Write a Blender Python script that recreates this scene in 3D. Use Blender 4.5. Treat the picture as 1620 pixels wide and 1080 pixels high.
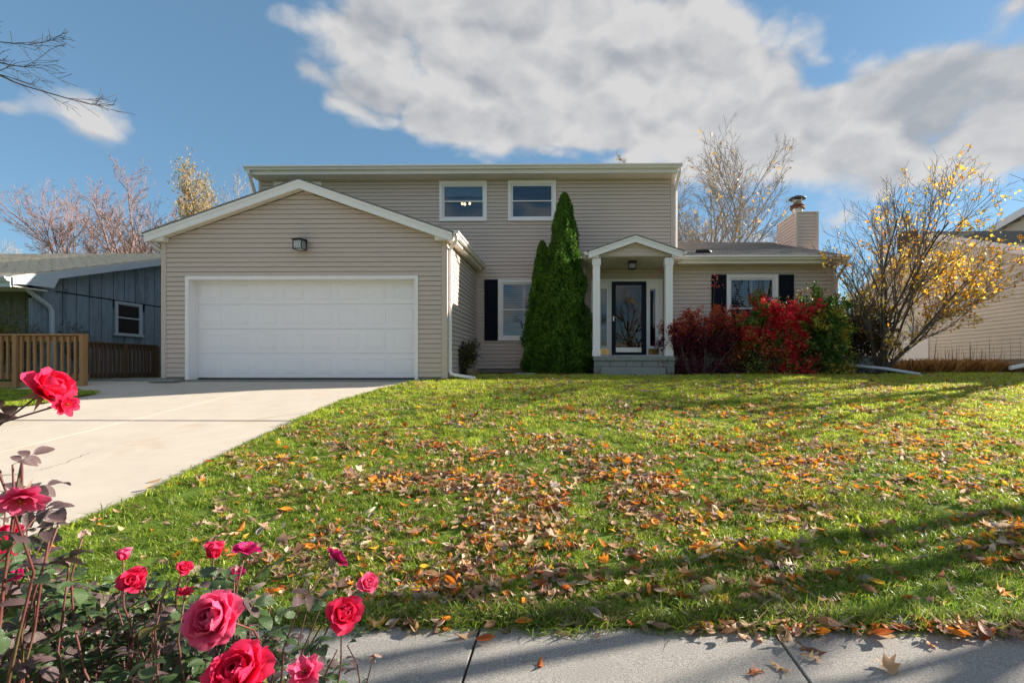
import bpy, bmesh, math, random
import numpy as np
from mathutils import Vector, Matrix, Euler, Quaternion, noise as mnoise
random.seed(7); rng = np.random.default_rng(7)
scene = bpy.context.scene
for o in list(bpy.data.objects): bpy.data.objects.remove(o)
COL = scene.collection
pi = math.pi
# ------------------------------------------------------------------ camera
EYE = 1.365; F = 780.0; PX, PY = 891.0, 582.0; YAW = 0.014
cam = bpy.data.cameras.new('camera'); camo = bpy.data.objects.new('camera', cam); COL.objects.link(camo)
cam.sensor_width = 36; cam.lens = F / 1620 * 36
cam.shift_x = (810 - PX) / 1620; cam.shift_y = (PY - 540) / 1620
cam.clip_start = 0.05; cam.clip_end = 1500
camo.location = (0, 0, EYE); camo.rotation_euler = (pi / 2, 0, YAW)
scene.camera = camo
# ------------------------------------------------------------------ light
SUN_EL = math.radians(24.0); SUN_AZ = math.radians(70.0)      # azimuth clockwise from +Y
sdir = Vector((math.sin(SUN_AZ) * math.cos(SUN_EL), math.cos(SUN_AZ) * math.cos(SUN_EL), math.sin(SUN_EL)))
sl = bpy.data.lights.new('sun', 'SUN'); sl.energy = 4.3; sl.angle = math.radians(0.55); sl.color = (1.0, 0.90, 0.76)
so = bpy.data.objects.new('sun', sl); COL.objects.link(so); so.rotation_euler = sdir.to_track_quat('Z', 'Y').to_euler()
so.location = (30, 12, 20)
scene.view_settings.view_transform = 'Standard'; scene.view_settings.look = 'None'
scene.view_settings.exposure = 1.70; scene.view_settings.gamma = 1.0
scene.view_settings.use_curve_mapping = False

class NT:
    """tiny expression helper for shader math"""
    def __init__(s, nt): s.nt = nt; s.n = nt.nodes; s.l = nt.links
    def new(s, t, **k):
        n = s.n.new(t)
        for a, b in k.items(): setattr(n, a, b)
        return n
    def put(s, sock, v):
        if isinstance(v, bpy.types.NodeSocket): s.l.new(v, sock)
        else: sock.default_value = v
    def m(s, op, a, b=0.0, c=0.0, clamp=False):
        n = s.new('ShaderNodeMath', operation=op); n.use_clamp = clamp
        s.put(n.inputs[0], a); s.put(n.inputs[1], b)
        if op in ('MULTIPLY_ADD', 'COMPARE', 'SMOOTH_MIN', 'SMOOTH_MAX'): s.put(n.inputs[2], c)
        return n.outputs[0]
    def v(s, op, a, b=(0, 0, 0)):
        n = s.new('ShaderNodeVectorMath', operation=op)
        s.put(n.inputs[0], a); s.put(n.inputs[1], b); return n.outputs[0]
    def ss(s, x, lo, hi):
        n = s.new('ShaderNodeMapRange', interpolation_type='SMOOTHSTEP')
        s.put(n.inputs[0], x); n.inputs[1].default_value = lo; n.inputs[2].default_value = hi
        n.inputs[3].default_value = 0; n.inputs[4].default_value = 1; return n.outputs[0]
    def noise(s, vec, scale, detail=4, rough=.5, dist=0.0):
        n = s.new('ShaderNodeTexNoise'); s.put(n.inputs['Vector'], vec)
        n.inputs['Scale'].default_value = scale; n.inputs['Detail'].default_value = detail
        n.inputs['Roughness'].default_value = rough; n.inputs['Distortion'].default_value = dist
        return n.outputs['Fac']
    def mix(s, f, a, b, mode='MIX'):
        n = s.new('ShaderNodeMix', data_type='RGBA', blend_type=mode)
        s.put(n.inputs[0], f); s.put(n.inputs[6], a); s.put(n.inputs[7], b); return n.outputs[2]

cy = scene.cycles; cy.max_bounces = 5; cy.diffuse_bounces = 3; cy.glossy_bounces = 3; cy.transmission_bounces = 4; cy.transparent_max_bounces = 6; cy.caustics_reflective = False; cy.caustics_refractive = False
world = bpy.data.worlds.new('World'); scene.world = world; world.use_nodes = True
world.cycles.sampling_method = 'MANUAL'; world.cycles.sample_map_resolution = 512
w = NT(world.node_tree); w.n.clear()
sky = w.new('ShaderNodeTexSky', sky_type='NISHITA'); sky.sun_disc = False
sky.sun_elevation = SUN_EL; sky.sun_rotation = SUN_AZ
sky.air_density = 1.0; sky.dust_density = 0.25; sky.ozone_density = 3.5; sky.altitude = 200
SKY = 0.084
tc = w.new('ShaderNodeTexCoord').outputs['Generated']
sx = w.new('ShaderNodeSeparateXYZ'); w.l.new(tc, sx.inputs[0]); dx, dy, dz = sx.outputs
az = w.m('ARCTAN2', dx, dy); el = w.m('ARCSINE', dz)
def blob(px, py, rx, ry, wt=1.0):
    a = math.atan((px - 902) / F); e = math.atan((582 - py) / F * math.cos(a))
    ra = rx / F * math.cos(a) ** 2; re = ry / F * math.cos(a) * math.cos(e)
    u = w.m('MULTIPLY', w.m('SUBTRACT', az, a), 1 / ra); v = w.m('MULTIPLY', w.m('SUBTRACT', el, e), 1 / re)
    q = w.m('ADD', w.m('MULTIPLY', u, u), w.m('MULTIPLY', v, v))
    return w.m('MULTIPLY', w.m('EXPONENT', w.m('MULTIPLY', q, -1.0)), wt)
blobs = [(600, 50, 130, 62, 1.1), (780, 60, 170, 70, 1.1), (960, 90, 190, 95, 1.1), (1110, 80, 95, 70, .9), (545, 155, 85, 34, .95),
         (690, 180, 130, 44, .9), (900, 205, 260, 46, 1.1), (1190, 150, 90, 66, 1.0), (1250, 235, 250, 62, 1.35), (1400, 150, 95, 60, 1.0),
         (1540, 150, 170, 72, 1.3), (1500, 265, 200, 48, 1.1), (125, 172, 105, 58, .80), (-10, 165, 40, 16, .8), (1610, 8, 60, 22, .8),
         (880, -70, 420, 70, .8), (1700, 200, 130, 60, .8), (475, 100, 32, 22, .5), (1180, 395, 200, 50, .85), (1380, 500, 120, 60, .6), (340, 400, 120, 60, .25)]
cov = None
for b in blobs:
    o_ = blob(*b); cov = o_ if cov is None else w.m('MAXIMUM', w.m('ADD', w.m('MULTIPLY', o_, .35), cov), o_) if False else w.m('ADD', cov, o_)
cov = w.m('MINIMUM', cov, 1.35)
# beyond the picture the clouds are made denser, added for more fill light
off = w.m('MAXIMUM', w.ss(w.m('ABSOLUTE', az), .85, 1.15), w.ss(el, .62, .85))
cov = w.m('ADD', cov, w.m('MULTIPLY', off, .80))
dsc = w.v('MULTIPLY', tc, (1.0, 1.0, 1.55))
def col3(f, k):
    c = w.new('ShaderNodeCombineXYZ')
    for i, q in enumerate(f): w.put(c.inputs[i], w.m('MULTIPLY', w.m('SUBTRACT', q, .5), k))
    return c.outputs[0]
nw = w.new('ShaderNodeTexNoise'); w.l.new(dsc, nw.inputs['Vector']); nw.inputs['Scale'].default_value = 9; nw.inputs['Detail'].default_value = 4
warp = w.v('MULTIPLY', w.v('SUBTRACT', nw.outputs['Color'], (.5, .5, .5)), (.15, .15, .15))
def field(off):
    p = w.v('ADD', w.v('ADD', dsc, warp), off)
    vo = w.new('ShaderNodeTexVoronoi', feature='F1'); w.l.new(p, vo.inputs['Vector']); vo.inputs['Scale'].default_value = 7.5
    vo.inputs['Detail'].default_value = 1.0; vo.inputs['Roughness'].default_value = .5; vo.inputs['Lacunarity'].default_value = 2.3
    bil = w.m('SUBTRACT', 1.0, vo.outputs['Distance'])
    return w.m('ADD', w.m('MULTIPLY', bil, .62), w.m('MULTIPLY', w.noise(w.v('ADD', dsc, off), 5.0, 6, .60, .0), .95))
n1 = field((0, 0, 0)); n2 = field((.012, 0.0, .045))
nb = w.noise(dsc, 2.4, 3, .5)
dens = w.m('ADD', n1, w.m('MULTIPLY', cov, .74))
alpha = w.m('MULTIPLY', w.ss(dens, 1.02, 1.44), w.ss(el, 0.0, .10))
alpha = w.m('MULTIPLY', alpha, .96)
thick = w.ss(dens, 1.3, 2.0)
lit = w.m('ADD', w.m('MULTIPLY', w.m('SUBTRACT', n1, n2), 1.9), w.m('ADD', w.m('MULTIPLY', w.m('SUBTRACT', nb, .5), 1.0), w.m('SUBTRACT', .84, w.m('MULTIPLY', thick, .34))), clamp=True)
ccol = w.mix(lit, (0.335, .355, .385, 1), (.585, .575, .57, 1))
skyc = w.mix(1.0, sky.outputs[0], (.66, .78, .78, 1), 'MULTIPLY')
hs = w.new('ShaderNodeHueSaturation'); w.l.new(skyc, hs.inputs['Color']); hs.inputs['Saturation'].default_value = .93
veil = tuple(c / SKY / 2 ** 1.55 for c in (.125, .255, .385)) + (1,)
clear = w.mix(.55, hs.outputs[0], veil)
final = w.mix(alpha, clear, w.v('MULTIPLY', ccol, (1 / SKY / 2 ** 1.42,) * 3))
bg = w.new('ShaderNodeBackground'); w.l.new(final, bg.inputs[0]); bg.inputs[1].default_value = SKY
wo = w.new('ShaderNodeOutputWorld'); w.l.new(bg.outputs[0], wo.inputs[0])

# ------------------------------------------------------------------ helpers
def W(px, py, Y):
    rx = (px - PX) / F; rz = (PY - py) / F
    d = (rx * math.cos(YAW) - math.sin(YAW), rx * math.sin(YAW) + math.cos(YAW), rz)
    t = Y / d[1]
    return Vector((d[0] * t, Y, EYE + d[2] * t))
def XW(px, Y): return W(px, 582, Y).x
def ZW(px, py, Y): return W(px, py, Y).z
def gz(Y):
    """height of the ground: the front yard rises from the sidewalk to the house"""
    if Y < 2.59: return -0.043 * (2.59 - max(Y, -1.6)) if Y < 2.59 else 0
    xs = [2.59, 10.3, 11.2, 12.6, 15, 30, 60]; ys = [0.0, 1.04, 1.12, 1.20, 1.22, 1.1, .7]
    return float(np.interp(Y, xs, ys))
def setp(o, label=None, cat=None, group=None, kind=None):
    if label: o['label'] = label
    if cat: o['category'] = cat
    if group: o['group'] = group
    if kind: o['kind'] = kind
    return o
def empty(name, loc=(0, 0, 0), label=None, cat=None, group=None, rz=0, parent=None):
    o = bpy.data.objects.new(name, None); COL.objects.link(o); o.location = loc; o.rotation_euler = (0, 0, rz)
    o.empty_display_size = .2
    if parent: o.parent = parent
    return setp(o, label, cat, group)
def link(name, me, parent=None, loc=None, rot=None, scl=None, **kw):
    o = bpy.data.objects.new(name, me); COL.objects.link(o)
    if parent is not None: o.parent = parent
    if loc is not None: o.location = loc
    if rot is not None:
        if isinstance(rot, Quaternion): o.rotation_mode = 'QUATERNION'; o.rotation_quaternion = rot
        else: o.rotation_euler = rot
    if scl is not None: o.scale = (scl,) * 3 if isinstance(scl, (int, float)) else scl
    return setp(o, **kw)
class MB:
    def __init__(s): s.v = []; s.f = []
    def add(s, vs, fs):
        b = len(s.v); s.v += [tuple(v) for v in vs]; s.f += [tuple(b + i for i in f) for f in fs]; return s
    def box(s, x0, x1, y0, y1, z0, z1):
        vs = [(x, y, z) for z in (z0, z1) for y in (y0, y1) for x in (x0, x1)]
        return s.add(vs, [(0, 2, 3, 1), (4, 5, 7, 6), (0, 1, 5, 4), (2, 6, 7, 3), (0, 4, 6, 2), (1, 3, 7, 5)])
    def hexa(s, v8):   # 4 bottom (ccw) + 4 top
        return s.add(v8, [(3, 2, 1, 0), (4, 5, 6, 7), (0, 1, 5, 4), (1, 2, 6, 5), (2, 3, 7, 6), (3, 0, 4, 7)])
    def extr(s, poly, vec):
        n = len(poly); vec = Vector(vec); a = [Vector(p) for p in poly]
        return s.add(a + [p + vec for p in a], [tuple(range(n))[::-1], tuple(range(n, 2 * n))] +
                     [(i, (i + 1) % n, n + (i + 1) % n, n + i) for i in range(n)])
    def tube(s, pts, rad, n=8, cap=True):
        pts = [Vector(p) for p in pts]; m = len(pts)
        if isinstance(rad, (int, float)): rad = [rad] * m
        up = None; vs = []
        for i in range(m):
            t = (pts[min(i + 1, m - 1)] - pts[max(i - 1, 0)]).normalized()
            if up is None: up = t.orthogonal().normalized()
            a = (up - t * up.dot(t)); a = a.normalized() if a.length > 1e-6 else t.orthogonal().normalized(); up = a
            b = t.cross(a)
            for k in range(n):
                c = 2 * pi * k / n; vs.append(pts[i] + (a * math.cos(c) + b * math.sin(c)) * rad[i])
        fs = [(i * n + k, i * n + (k + 1) % n, (i + 1) * n + (k + 1) % n, (i + 1) * n + k) for i in range(m - 1) for k in range(n)]
        if cap: fs += [tuple(range(n))[::-1], tuple(range((m - 1) * n, m * n))]
        return s.add(vs, fs)
    def lathe(s, c, prof, n=16):
        vs = []; m = len(prof)
        for r, z in prof:
            for k in range(n):
                a = 2 * pi * k / n; vs.append((c[0] + r * math.cos(a), c[1] + r * math.sin(a), c[2] + z))
        fs = [(i * n + k, i * n + (k + 1) % n, (i + 1) * n + (k + 1) % n, (i + 1) * n + k) for i in range(m - 1) for k in range(n)]
        fs += [tuple(range(n))[::-1], tuple(range((m - 1) * n, m * n))]
        return s.add(vs, fs)
    def mesh(s, name, mats, smooth=False, bevel=0):
        me = bpy.data.meshes.new(name); me.from_pydata(s.v, [], s.f)
        for m in (mats if isinstance(mats, (list, tuple)) else [mats]): me.materials.append(m)
        if bevel:
            bm = bmesh.new(); bm.from_mesh(me)
            bmesh.ops.bevel(bm, geom=list(bm.edges), offset=bevel, segments=1, affect='EDGES', clamp_overlap=True)
            bm.to_mesh(me); bm.free()
        if smooth: me.polygons.foreach_set('use_smooth', [True] * len(me.polygons))
        me.update(); return me
    def obj(s, name, mats, parent=None, smooth=False, bevel=0, **kw):
        return link(name, s.mesh(name, mats, smooth, bevel), parent, **kw)
def fast_mesh(name, V, Fa, mat, col=None, smooth=False, nper=None):
    """V (n,3), Fa (m,k) arrays; col (n,4) point colours"""
    me = bpy.data.meshes.new(name); V = np.asarray(V, np.float32); Fa = np.asarray(Fa, np.int32)
    me.vertices.add(len(V)); me.vertices.foreach_set('co', V.ravel())
    k = Fa.shape[1]; me.loops.add(Fa.size); me.loops.foreach_set('vertex_index', Fa.ravel())
    me.polygons.add(len(Fa)); me.polygons.foreach_set('loop_start', np.arange(0, Fa.size, k, dtype=np.int32))
    me.polygons.foreach_set('loop_total', np.full(len(Fa), k, np.int32))
    if smooth: me.polygons.foreach_set('use_smooth', np.ones(len(Fa), bool))
    for m in (mat if isinstance(mat, (list, tuple)) else [mat]): me.materials.append(m)
    if col is not None:
        a = me.color_attributes.new('Col', 'FLOAT_COLOR', 'POINT')
        c = np.ones((len(V), 4), np.float32); c[:, :3] = col[:, :3]; a.data.foreach_set('color', c.ravel())
    me.update(calc_edges=True); me.validate(); return me

# ------------------------------------------------------------------ materials
def pmat(name, base, rough=.6, var=.12, scale=3.0, bump=0.0, bscale=60.0, spec=.4, metal=0.0, stretch=(1, 1, 1), alt=None, altscale=1.0,
         altlo=.5, altamt=.6, coord='pos', vcol=False, trans=0.0, coat=0.0):
    m = bpy.data.materials.new(name); m.use_nodes = True; t = NT(m.node_tree); t.n.clear()
    P = t.new('ShaderNodeBsdfPrincipled'); out = t.new('ShaderNodeOutputMaterial')
    vec = t.new('ShaderNodeNewGeometry').outputs['Position'] if coord == 'pos' else t.new('ShaderNodeTexCoord').outputs['Object']
    if stretch != (1, 1, 1): vec = t.v('MULTIPLY', vec, stretch)
    if vcol:
        at = t.new('ShaderNodeAttribute'); at.attribute_name = 'Col'; c = at.outputs['Color']
    else: c = (*base, 1)
    if var:
        f = t.noise(vec, scale, 5, .6)
        g = t.m('ADD', t.m('MULTIPLY', t.m('SUBTRACT', f, .5), 2.2 * var), 1.0)
        cc = t.new('ShaderNodeCombineXYZ')
        for i in range(3): t.l.new(g, cc.inputs[i])
        c = t.mix(1.0, c, cc.outputs[0], 'MULTIPLY')
    if alt:
        f = t.ss(t.noise(vec, altscale, 6, .62, .3), altlo, altlo + .16)
        c = t.mix(t.m('MULTIPLY', f, altamt), c, (*alt, 1))
    t.put(P.inputs['Base Color'], c)
    P.inputs['Roughness'].default_value = rough; P.inputs['Metallic'].default_value = metal
    P.inputs['Specular IOR Level'].default_value = spec; P.inputs['Coat Weight'].default_value = coat
    if bump:
        b = t.new('ShaderNodeBump'); b.inputs['Strength'].default_value = bump; b.inputs['Distance'].default_value = .004
        t.l.new(t.noise(vec, bscale, 5, .65), b.inputs['Height']); t.l.new(b.outputs[0], P.inputs['Normal'])
    sh = P.outputs[0]
    if trans:
        tr = t.new('ShaderNodeBsdfTranslucent'); t.put(tr.inputs['Color'], c)
        mx = t.new('ShaderNodeMixShader'); mx.inputs[0].default_value = trans
        t.l.new(sh, mx.inputs[1]); t.l.new(tr.outputs[0], mx.inputs[2]); sh = mx.outputs[0]
    t.l.new(sh, out.inputs[0]); return m
M = {}
M['siding'] = pmat('vinyl_siding', (.58, .475, .425), .55, .05, 1.3, .25, 140, .3, stretch=(1, 1, 6), alt=(.53, .425, .36), altscale=.5, altlo=.55, altamt=.25)
M['white'] = pmat('white_paint', (.86, .83, .845), .45, .03, 2, .08, 60, .4)
M['cream'] = pmat('cream_aluminium', (.77, .71, .63), .45, .05, 2, 0, 60, .4)
M['gutter'] = pmat('gutter_metal', (.76, .72, .70), .4, .06, 3, 0, 60, .5, alt=(.4, .37, .33), altscale=2.2, altlo=.6, altamt=.25)
M['doorwhite'] = pmat('garage_door_paint', (.88, .85, .885), .4, .03, 1.2, .05, 200, .4, alt=(.68, .66, .62), altscale=1.2, altlo=.62, altamt=.2)
M['shutter'] = pmat('navy_shutter', (.008, .011, .020), .75, .1, 20, .1, 120, .12)
M['navy'] = pmat('navy_door', (.006, .014, .028), .5, .05, 4, 0, 60, .2)
M['shingle'] = pmat('roof_shingle', (.19, .18, .175), .95, .95, 24, .8, 220, .2, alt=(.30, .275, .25), altscale=14, altlo=.5, altamt=.7)
M['shingle_tan'] = pmat('neighbour_shingle', (.66, .56, .43), .95, .25, 7, .8, 220, .2, alt=(.36, .3, .24), altscale=9, altlo=.52, altamt=.6)
M['concrete'] = pmat('driveway_concrete', (.50, .445, .38), .9, .14, 2.2, .5, 260, .2, alt=(.40, .29, .19), altscale=1.1, altlo=.55, altamt=.42)
M['walk'] = pmat('sidewalk_concrete', (.30, .285, .268), .93, 1.15, 130, 1.0, 320, .15, alt=(.27, .26, .245), altscale=3.5, altlo=.5, altamt=.5)
M['stepstone'] = pmat('step_concrete', (.24, .25, .24), .92, .18, 7, .5, 160, .2, alt=(.18, .18, .17), altscale=5, altlo=.55, altamt=.5)
M['foundation'] = pmat('foundation', (.27, .24, .21), .95, .18, 5, .6, 120, .2)
M['soil'] = pmat('mulch_soil', (.055, .038, .028), 1.0, .6, 30, 1.0, 90, .1)
M['lawnbase'] = pmat('turf_base', (.11, .17, .03), 1.0, .5, 6, 1.0, 120, .1, alt=(.10, .085, .04), altscale=2.5, altlo=.56, altamt=.5)
M['asphalt'] = pmat('asphalt', (.06, .06, .062), .9, .2, 40, .6, 200, .3)
M['wood'] = pmat('fence_wood', (.40, .215, .095), .75, .28, 6, .5, 70, .3, stretch=(5, 5, .7), alt=(.26, .15, .075), altscale=3, altlo=.5, altamt=.5)
M['wood_dark'] = pmat('weathered_wood', (.14, .085, .05), .8, .28, 6, .5, 70, .3, stretch=(5, 5, .7))
M['bluewall'] = pmat('blue_grey_board', (.24, .30, .37), .85, .35, 4, .6, 60, .3, stretch=(3, 3, .6), alt=(.12, .145, .18), altscale=1.4, altlo=.5, altamt=.7)
M['greenwall'] = pmat('grey_green_board', (.16, .165, .15), .85, .3, 4, .5, 60, .3, stretch=(3, 3, .6))
M['shadetrim'] = pmat('shaded_white_trim', (.50, .56, .64), .5, .05, 3, 0, 60, .4)  # white trim with the blue of open shade put into its colour
M['nbsiding'] = pmat('neighbour_vinyl', (.74, .67, .59), .6, .05, 1.2, .2, 120, .3)
M['black'] = pmat('black_iron', (.012, .012, .013), .45, .1, 30, 0, 60, .4)
M['metal'] = pmat('galvanised_flue', (.42, .42, .43), .4, .15, 8, 0, 60, .5, metal=.7, alt=(.2, .09, .05), altscale=6, altlo=.6, altamt=.6)
M['rust'] = pmat('rusty_collar', (.16, .07, .045), .7, .3, 20, .3, 90, .3, metal=.3)
M['capmetal'] = pmat('dark_rain_cap', (.07, .075, .09), .45, .15, 10, 0, 60, .4, metal=.6)
M['brass'] = pmat('brass_plate', (.62, .43, .16), .25, .12, 12, 0, 60, .5, metal=.9)
M['steel'] = pmat('brushed_steel', (.6, .6, .62), .3, .08, 12, 0, 60, .5, metal=.9)
M['brick'] = pmat('dark_brick', (.16, .085, .065), .9, .35, 8, .6, 90, .2)
M['bark'] = pmat('bark', (.10, .078, .065), .95, .35, 12, 1.0, 60, .2, stretch=(1, 1, .3), alt=(.22, .18, .15), altscale=5, altlo=.55, altamt=.5)
M['barkpink'] = pmat('pinkish_twig', (.27, .17, .15), .9, .25, 6, 0, 60, .2)
M['barkgrey'] = pmat('grey_twig', (.17, .14, .13), .9, .3, 6, 0, 60, .2)
M['barklight'] = pmat('pale_twig', (.30, .25, .21), .9, .3, 6, 0, 60, .2)
M['leafcol'] = pmat('foliage', (.1, .1, .1), .5, .15, 30, 0, 60, .35, vcol=True, trans=.45)
M['leafdense'] = pmat('evergreen_foliage', (.1, .1, .1), .6, .2, 18, 0, 60, .25, vcol=True, trans=.28)
M['grass'] = pmat('grass_blade', (.1, .1, .1), .38, 0, 3, 0, 60, .5, vcol=True, trans=.5)
M['deadleaf'] = pmat('dead_leaf', (.1, .1, .1), .6, .25, 60, .4, 160, .35, vcol=True, trans=.38)
M['caulk'] = pmat('joint_filler', (.07, .06, .05), 1, .4, 30, .6, 100, .1)
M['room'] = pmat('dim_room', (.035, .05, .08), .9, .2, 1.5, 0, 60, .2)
M['blind'] = pmat('white_blind', (.68, .70, .72), .6, .04, 3, 0, 60, .3)
M['shade'] = pmat('roller_shade', (.42, .50, .56), .7, .04, 3, 0, 60, .3)
M['screen'] = pmat('insect_screen', (.075, .10, .14), .8, .12, 90, 0, 60, .2)
def glass(name, tint, ior, rough=.0):
    m = bpy.data.materials.new(name); m.use_nodes = True; t = NT(m.node_tree); t.n.clear()
    fr = t.new('ShaderNodeFresnel'); fr.inputs[0].default_value = ior
    tr = t.new('ShaderNodeBsdfTransparent'); tr.inputs[0].default_value = (*tint, 1)
    gl = t.new('ShaderNodeBsdfGlossy'); gl.inputs['Roughness'].default_value = rough
    b = t.new('ShaderNodeBump'); b.inputs['Strength'].default_value = .05; b.inputs['Distance'].default_value = .02
    t.l.new(t.noise(t.new('ShaderNodeNewGeometry').outputs['Position'], 2.2, 2, .5), b.inputs['Height']); t.l.new(b.outputs[0], gl.inputs['Normal'])
    mx = t.new('ShaderNodeMixShader'); t.l.new(fr.outputs[0], mx.inputs[0]); t.l.new(tr.outputs[0], mx.inputs[1]); t.l.new(gl.outputs[0], mx.inputs[2])
    o = t.new('ShaderNodeOutputMaterial'); t.l.new(mx.outputs[0], o.inputs[0]); return m
M['glass'] = glass('window_glass', (.78, .85, .90), 1.75)
M['doorglass'] = glass('storm_door_glass', (.3, .3, .3), 1.75, .0)
M['lampglass'] = glass('lamp_glass', (.9, .9, .88), 1.6, .1)
m = M['screen']; t = NT(m.node_tree); pr = [n for n in t.n if n.type == 'BSDF_PRINCIPLED'][0]; ou = [n for n in t.n if n.type == 'OUTPUT_MATERIAL'][0]
_tr = t.new('ShaderNodeBsdfTransparent'); _mx = t.new('ShaderNodeMixShader'); _mx.inputs[0].default_value = .5
t.l.new(_tr.outputs[0], _mx.inputs[1]); t.l.new(pr.outputs[0], _mx.inputs[2]); t.l.new(_mx.outputs[0], ou.inputs[0])
def emit(name, c, s):
    m = bpy.data.materials.new(name); m.use_nodes = True; t = NT(m.node_tree); t.n.clear()
    e = t.new('ShaderNodeEmission'); e.inputs[0].default_value = (*c, 1); e.inputs[1].default_value = s
    o = t.new('ShaderNodeOutputMaterial'); t.l.new(e.outputs[0], o.inputs[0]); return m
M['bulb'] = emit('lit_bulb', (1, .62, .28), 6)
def petalmat(name, c1, c2, trans=.35):
    m = bpy.data.materials.new(name); m.use_nodes = True; t = NT(m.node_tree); t.n.clear()
    at = t.new('ShaderNodeAttribute'); at.attribute_name = 'Col'; sp = t.new('ShaderNodeSeparateColor'); t.l.new(at.outputs['Color'], sp.inputs[0])
    vec = t.new('ShaderNodeTexCoord').outputs['Object']
    f = t.m('ADD', sp.outputs[0], t.m('MULTIPLY', t.m('SUBTRACT', t.noise(vec, 70, 4, .6), .5), .8), clamp=True)
    c = t.mix(f, (*c1, 1), (*c2, 1))
    P = t.new('ShaderNodeBsdfPrincipled'); t.put(P.inputs['Base Color'], c); P.inputs['Roughness'].default_value = .5
    P.inputs['Specular IOR Level'].default_value = .3; P.inputs['Sheen Weight'].default_value = .0
    b = t.new('ShaderNodeBump'); b.inputs['Strength'].default_value = .35; b.inputs['Distance'].default_value = .002
    t.l.new(t.noise(t.v('MULTIPLY', vec, (6, 1, 1)), 90, 3, .6), b.inputs['Height']); t.l.new(b.outputs[0], P.inputs['Normal'])
    tr = t.new('ShaderNodeBsdfTranslucent'); t.put(tr.inputs['Color'], c)
    mx = t.new('ShaderNodeMixShader'); mx.inputs[0].default_value = trans
    t.l.new(P.outputs[0], mx.inputs[1]); t.l.new(tr.outputs[0], mx.inputs[2])
    o = t.new('ShaderNodeOutputMaterial'); t.l.new(mx.outputs[0], o.inputs[0]); return m
M['petal_red'] = petalmat('red_petal', (.82, .012, .07), (.94, .07, .22), .45)
M['petal_pink'] = petalmat('pink_petal', (.85, .03, .17), (.95, .24, .42), .45)
M['petal_magenta'] = petalmat('magenta_petal', (.48, .006, .12), (.72, .04, .26), .42)
M['petal_dry'] = petalmat('withered_petal', (.45, .28, .24), (.62, .42, .36))
M['roseleaf'] = pmat('rose_leaf', (.06, .105, .035), .30, .3, 40, .4, 180, .5, coord='obj', trans=.18)
M['roseleaf2'] = pmat('purplish_rose_leaf', (.12, .075, .075), .33, .3, 40, .4, 180, .5, coord='obj', trans=.18)
M['roseleaf3'] = pmat('yellowing_rose_leaf', (.16, .15, .03), .4, .3, 40, .4, 180, .5, coord='obj', trans=.3, alt=(.2, .07, .02), altscale=30)
M['rosestem'] = pmat('rose_stem', (.14, .045, .04), .5, .3, 30, .3, 90, .4, alt=(.10, .11, .04), altscale=8)
M['sepal'] = pmat('sepal', (.32, .24, .17), .6, .3, 40, .2, 90, .3, trans=.2)
# ------------------------------------------------------------------ the setting
def sheet(name, x0, x1, ys, zf, mat, nx=2, kind='structure', parent=None, xf=None):
    xs = np.linspace(x0, x1, nx); V = [(x, y, zf(y)) for y in ys for x in xs]; n = len(xs)
    Fa = [(j * n + i, j * n + i + 1, (j + 1) * n + i + 1, (j + 1) * n + i) for j in range(len(ys) - 1) for i in range(n - 1)]
    mb = MB(); mb.add(V, Fa); return mb.obj(name, mat, parent, kind=kind)
gy = [-600, -100, -30, -9.6, -9.5, -1.7, -1.6, 1.0, 2.59, 4, 7, 10.3, 11.2, 12.6, 15, 30, 60, 120, 600]
def gf(y):
    if y < -1.65: return -.38
    if y > 60: return .7
    return gz(y) - .075
sheet('ground', -600, 600, gy, gf, M['lawnbase'])
sheet('street', -300, 300, [-9.4, -1.8], lambda y: -.31, M['asphalt'])
kb = MB().box(-300, 300, -1.8, -1.62, -.36, -.17).obj('kerb', M['walk'], kind='structure')
# driveway: slabs in two columns, joint lines between them
def xb(Y):
    """lawn edge along the driveway, from pixels of the photograph"""
    pts = [(655, 604), (600, 615), (560, 628), (480, 663), (400, 702), (300, 752), (235, 786), (130, 826), (60, 850)]
    return np.interp(Y, XBY, XBX)
def gsolve(px, py):
    lo, hi = 1.5, 13
    for _ in range(40):
        m = (lo + hi) / 2
        if W(px, py, m).z > gz(m): lo = m
        else: hi = m
    return W(px, py, m)
_p = [gsolve(*p) for p in [(656, 603.5), (600, 618), (545, 634), (480, 663), (400, 700), (330, 735), (280, 760), (235, 784), (130, 826), (0, 872)]]
_p = sorted([(p.y, p.x) for p in _p]); XBY = [a for a, b in _p]; XBX = [b for a, b in _p]
XBY = [2.3] + XBY + [11.0]; XBX = [XBX[0] - .35] + XBX + [-2.78]
drive = empty('driveway', (0, 0, 0)); drive['kind'] = 'structure'
J1 = gsolve(300, 662).y
lj = [gsolve(22, 706), gsolve(400, 615)]
ljx = lambda y: lj[0].x + (lj[1].x - lj[0].x) * (y - lj[0].y) / (lj[1].y - lj[0].y)
rows = [(2.62, J1 - .026), (J1 + .026, 10.96)]
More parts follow.
